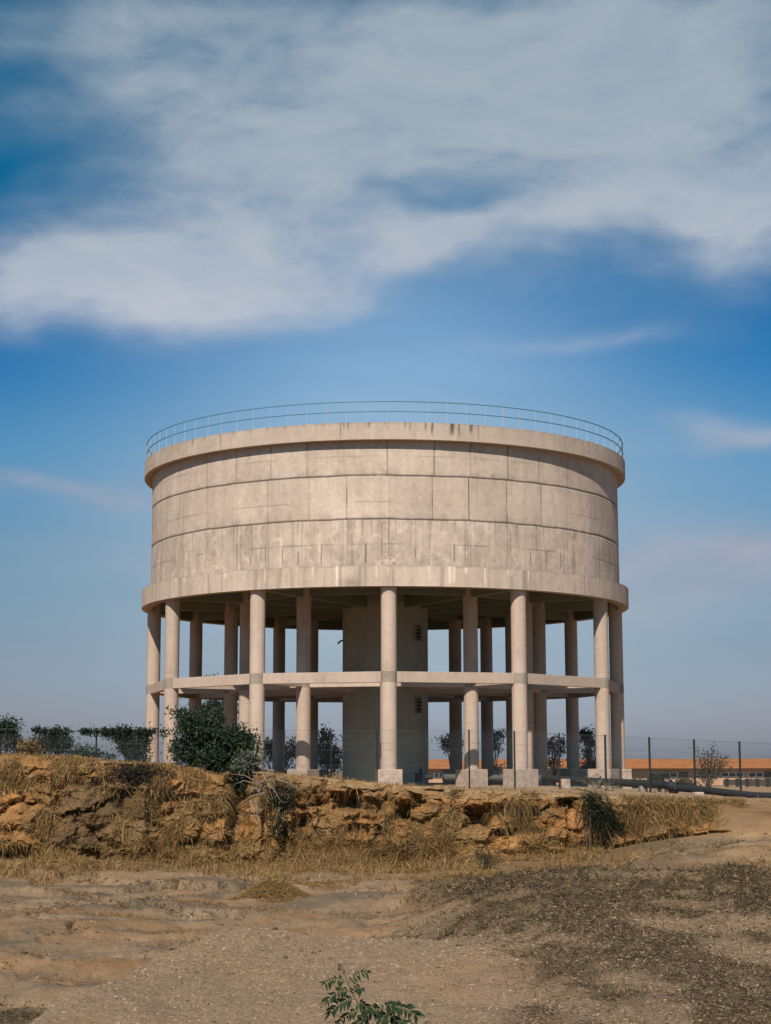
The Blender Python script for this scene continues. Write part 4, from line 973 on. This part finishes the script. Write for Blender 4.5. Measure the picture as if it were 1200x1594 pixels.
# ================================================================== FENCE, PIPE, BUILDING
fence = thing('chain_link_fence', 'tall chain link fence with thin dark posts running in front of the tower', 'fence', (0, FY, 0))
pxs = [-55, 15, 85, 155, 228, 300, 373, 445, 517, 588, 660, 730, 800, 869, 940, 1008, 1077, 1147, 1216, 1286]
for p_ in pxs:
    x = xcol(p_, FY); zt = fence_top(x); zg = plat_z(x, FY)-.2
    m = MB(); m.tube([(x, 0, zg), (x, 0, zt)], .048 if p_ > 900 else .036, 8); m.tube([(x, 0, zt), (x, 0, zt+.03)], [.05, .02], 8); m.build('post', M_post, fence, True)
# wire netting: two families of diagonals
x0, x1 = xcol(pxs[0], FY), xcol(pxs[-1], FY)
xs_ = np.arange(x0-3, x1, .085); Vw = []
for sgn in (1, -1):
    for xa in xs_:
        # line from bottom (xa) to top (xa+H) slanted
        zb_ = -1.0; xb = xa if sgn > 0 else xa+2.6
        zt = 1.0
        a = np.array([xb, zb_]); 
        e = np.array([xb+sgn*2.6, zb_+2.6])
        # clip to fence top and sides
        ts = np.linspace(0, 1, 2)
        ztop = fence_top(min(max(e[0], x0), x1)); tt = min(1, (ztop-zb_)/2.6)
        p1 = a+(e-a)*tt
        if min(a[0], p1[0]) < x0 or max(a[0], p1[0]) > x1: 
            # trim
            lo, hi = 0., 1.
            if abs(p1[0]-a[0]) > 1e-6:
                t0_, t1_ = sorted([(x0-a[0])/(p1[0]-a[0]), (x1-a[0])/(p1[0]-a[0])]); lo, hi = max(0, t0_), min(1, t1_)
            if hi <= lo: continue
            a, p1 = a+(p1-a)*lo, a+(p1-a)*hi
        Vw.append((a, p1, sgn))
Vs, Fs = [], []
r = .0019
for i, (a, b_, sgn) in enumerate(Vw):
    d = (b_-a)/np.linalg.norm(b_-a); nn = np.array([-d[1], d[0]]); o_ = .004*sgn
    for pnt in (a, b_):
        Vs += [(pnt[0]+nn[0]*r, o_, pnt[1]+nn[1]*r), (pnt[0]-nn[0]*r*.5, o_+r*.87, pnt[1]-nn[1]*r*.5), (pnt[0]-nn[0]*r*.5, o_-r*.87, pnt[1]-nn[1]*r*.5)]
    k = i*6
    for j in range(3): Fs.append((k+j, k+(j+1) % 3, k+3+(j+1) % 3, k+3+j))
nm = npmesh('netting', np.array(Vs), np.array(Fs), M_wire, False, None, fence)
m = MB()
for off in (0, .55, .85, 1.5):
    m.tube([(xcol(p_, FY), -.04, fence_top(xcol(p_, FY))-off-.02) for p_ in pxs], .005, 5)
m.build('line_wire', M_wire, fence, True)

# big dark pipeline
pipeM = M_pipe
pl_ = thing('pipeline', 'thick dark pipe running along the ground from the tower to the right', 'pipe', (0, 0, 0))
def PP(px, Y, d): return at(px, Y, d)
pts = [PP(640,1211,88.5), PP(845,1212.5,88.3), PP(905,1216,83.0), PP(1000,1221,77.4), PP(1042,1223.5,75.)]
m = MB(); m.tube(pts[1:], .17, 24); m.build('pipe_section', pipeM, pl_, True)
m = MB(); m.tube([PP(1046,1227,74.4), PP(1100,1232,72.), PP(1165,1240,69), PP(1260,1243,67), PP(1400,1247,65)], .15, 24); m.build('pipe_section', pipeM, pl_, True)
M_gpipe = simple('grey_primed_pipe', (.11, .11, .10), .7)
m = MB(); m.tube([PP(690,1210,93.), PP(770,1211,91.0), PP(842,1212.5,88.5)], .17, 24); m.build('pipe_section', M_gpipe, pl_, True)
for (px, Y, d) in ((1039,1223.5,75.1),(846,1212.5,88.3),(1048,1227,74.3),(692,1210,93.)):
    q = PP(px, Y, d); m = MB(); m.tube([q-Vector((.05, -.02, 0)), q+Vector((.05, -.02, 0))], .25, 24); m.build('flange', pipeM, pl_, True)
q = PP(1043,1225,74.8); m = MB(); m.tube([q-Vector((.12, -.05, -.03)), q+Vector((.12, -.05, -.03))], .19, 20); m.build('coupling', pipeM, pl_, True)
# valves standing on the pipe
for (px, Y, d, lab) in ((779,1211,90.8,'black gate valve with handwheel on the pipe between two plinths'),(655,1210,91.5,'round black valve body beside the front plinth, right of the shaft')):
    q = PP(px, Y, d); v_ = thing('valve', lab, 'valve', q)
    m = MB(); m.lathe([(.02, -.25), (.2, -.2), (.24, 0), (.2, .18), (.1, .26), (.1, .42), (.03, .45), (.03, .66)], 16); m.build('valve_body', pipeM, v_, True)
    if px == 779:
        m = MB(); n = 20; m.tube([(.17*math.cos(2*math.pi*i/n), 0.02+.17*math.sin(2*math.pi*i/n), .68+.0*i) for i in range(n+1)], .02, 6, False)
        for i in range(3): m.tube([(0, .02, .68), (.17*math.cos(i*2.09), .02+.17*math.sin(i*2.09), .68)], .014, 5)
        m.build('handwheel', pipeM, v_, True)
    else:
        m = MB(); m.tube([(.1, 0, .0), (.62, 0, .02)], .13, 16); m.build('spout', pipeM, v_, True); m = MB(); m.tube([(-.3, 0, 0), (-.2, 0, 0)], .27, 18); m.build('flange', pipeM, v_, True)
# concrete blocks carrying the pipe
gk = 'concrete blocks propping the pipe'
for (px, Y0, Y1, wpx, d, lab) in ((878,1213,1234,14,80.4,'upright pale concrete support under the pipe just right of the front plinth'),(998,1224,1238,11,77.3,'small grey concrete block under the pipe left of its coupling'),
        (1040,1215,1233,14,75.3,'taller pale concrete block behind the pipe coupling'),(1083,1234,1240,15,71.8,'small ochre stone block under the lower pipe at right')):
    x = xcol(px, d); z1_, z0_ = zrow(Y0, d), zrow(Y1, d)-.25; m = MB(); m.box((0, 0, (z0_+z1_)/2), (wpx*d/FPX, .45, z1_-z0_), .12, .03)
    o = m.build('concrete_block', M_conc, None); o.location = (x, d+.28, 0); tag(o, lab, 'concrete block', gk)
# small heap of sand between plinths
x = xcol(678, 85); 
# far long building
BD = 225.; bX0, bX1 = xcol(640, BD), xcol(1340, BD)
house = thing('long_building', 'long low pink walled building with an orange tiled roof beyond the fence', 'building', (0, BD, -2.3))
zr, ze_ = zrow(1182, BD+4)+2.3, zrow(1195.5, BD-1.2)+2.3
M_plast, t, b = new_mat('pink_plaster', .9, .1); n_ = t.noise(geo(t), .6, 5, .6)
t.l.new(t.ramp(n_, [(.3, (.42, .25, .17)), (.7, (.55, .35, .25))]), b.inputs['Base Color'])
M_tile, t, b = new_mat('orange_roof_tile', .85, .1); wv = t.n.new('ShaderNodeTexWave'); wv.inputs['Scale'].default_value = 2.2; t.l.new(geo(t), wv.inputs[0]); n_ = t.noise(geo(t), .9, 6, .6)
cc = t.ramp(n_, [(.3, (.34, .13, .05)), (.7, (.50, .22, .085))]); t.l.new(t.mix(.25, cc, wv.outputs[0], 'MULTIPLY'), b.inputs['Base Color'])
M_white = simple('white_painted_frame', (.7, .68, .62), .6); M_glass = simple('dark_window_glass', (.03, .035, .04), .15)
m = MB(); m.box(((bX0+bX1)/2, 4.2, ze_/2-.05), (bX1-bX0, 8.0, ze_-.1)); m.build('wall', M_plast, house)
m = MB(); xa, xb = bX0-.8, bX1+.8
m.add([(xa, -1.2, ze_), (xb, -1.2, ze_), (xb, 4.2, zr), (xa, 4.2, zr), (xa, 9.6, ze_), (xb, 9.6, ze_), (xa, -1.2, ze_-.12), (xb, -1.2, ze_-.12), (xb, 9.6, ze_-.12), (xa, 9.6, ze_-.12)],
      [(0, 1, 2, 3), (3, 2, 5, 4), (6, 7, 1, 0), (9, 8, 7, 6), (4, 5, 8, 9), (0, 3, 4, 9, 6), (2, 1, 7, 8, 5)]); m.build('roof', M_tile, house)
for (pa, pb) in ((1118,1152),(1160,1216),(1230,1300),(1006,1050),(810,850),(872,900),(676,690)):
    a, b_ = xcol(pa, BD), xcol(pb, BD); zc = zrow(1207, BD)+2.3
    m = MB()
    nb_ = max(2, int((b_-a)/.8))
    for i in range(nb_+1): m.box((a+(b_-a)*i/nb_, .16, zc), (.14 if pa > 1000 else .3, .1, .5))
    for dz in (-.28, .28): m.box(((a+b_)/2, .15, zc+dz), (b_-a+.1, .12, .09))
    fr_ = m.build('window', M_white, house); m = MB(); m.box(((a+b_)/2, .18, zc), (b_-a, .08, .52)); m.build('window_infill', M_glass, fr_)
for px in (720, 940, 1060, 1190):
    x = xcol(px, BD); m = MB(); m.box((x, .15, .95), (1.1, .12, 1.9)); m.build('door', simple('door_paint', (.10, .07, .05), .6), house)
# low fence in front of it at right
lf = thing('low_fence', 'low dark post and rail fence in front of the long building at right', 'fence', (0, 112, 0))
for px in (1126, 1142, 1157, 1173, 1189, 1205, 1221):
    x = xcol(px, 112); m = MB(); m.box((x, 0, (zrow(1213, 112)-1.9)/2), (.22, .15, zrow(1213, 112)+1.9), 0, .02); m.build('post', M_post, lf)
m = MB(); m.box((xcol(1173, 112), .12, zrow(1219, 112)), (xcol(1221, 112)-xcol(1126, 112)+.4, .05, .35), 0, .01); m.build('rail', simple('dark_brown_board', (.07, .05, .04), .8), lf)
# low scrub along the far side on both sides, beyond the fence
gF = 'low scrub on the plain beyond the fence'
k_ = 0
for (px, d, hpx, lab) in ((1180,150,8,'low olive scrub in front of the long building at far right'),(1062,140,7,'low olive scrub left of the sapling, in front of the long building'),(975,135,6,'low olive scrub just right of the rightmost column')):
    far_tree('scrub_bush', lab, 'bush', px, d, 0, [(px-12,1221,18,hpx),(px+10,1222,16,hpx-1)], 900, .22, [(.06, .06, .035), (.09, .08, .045)], gF)
print('verts', nR*nS)
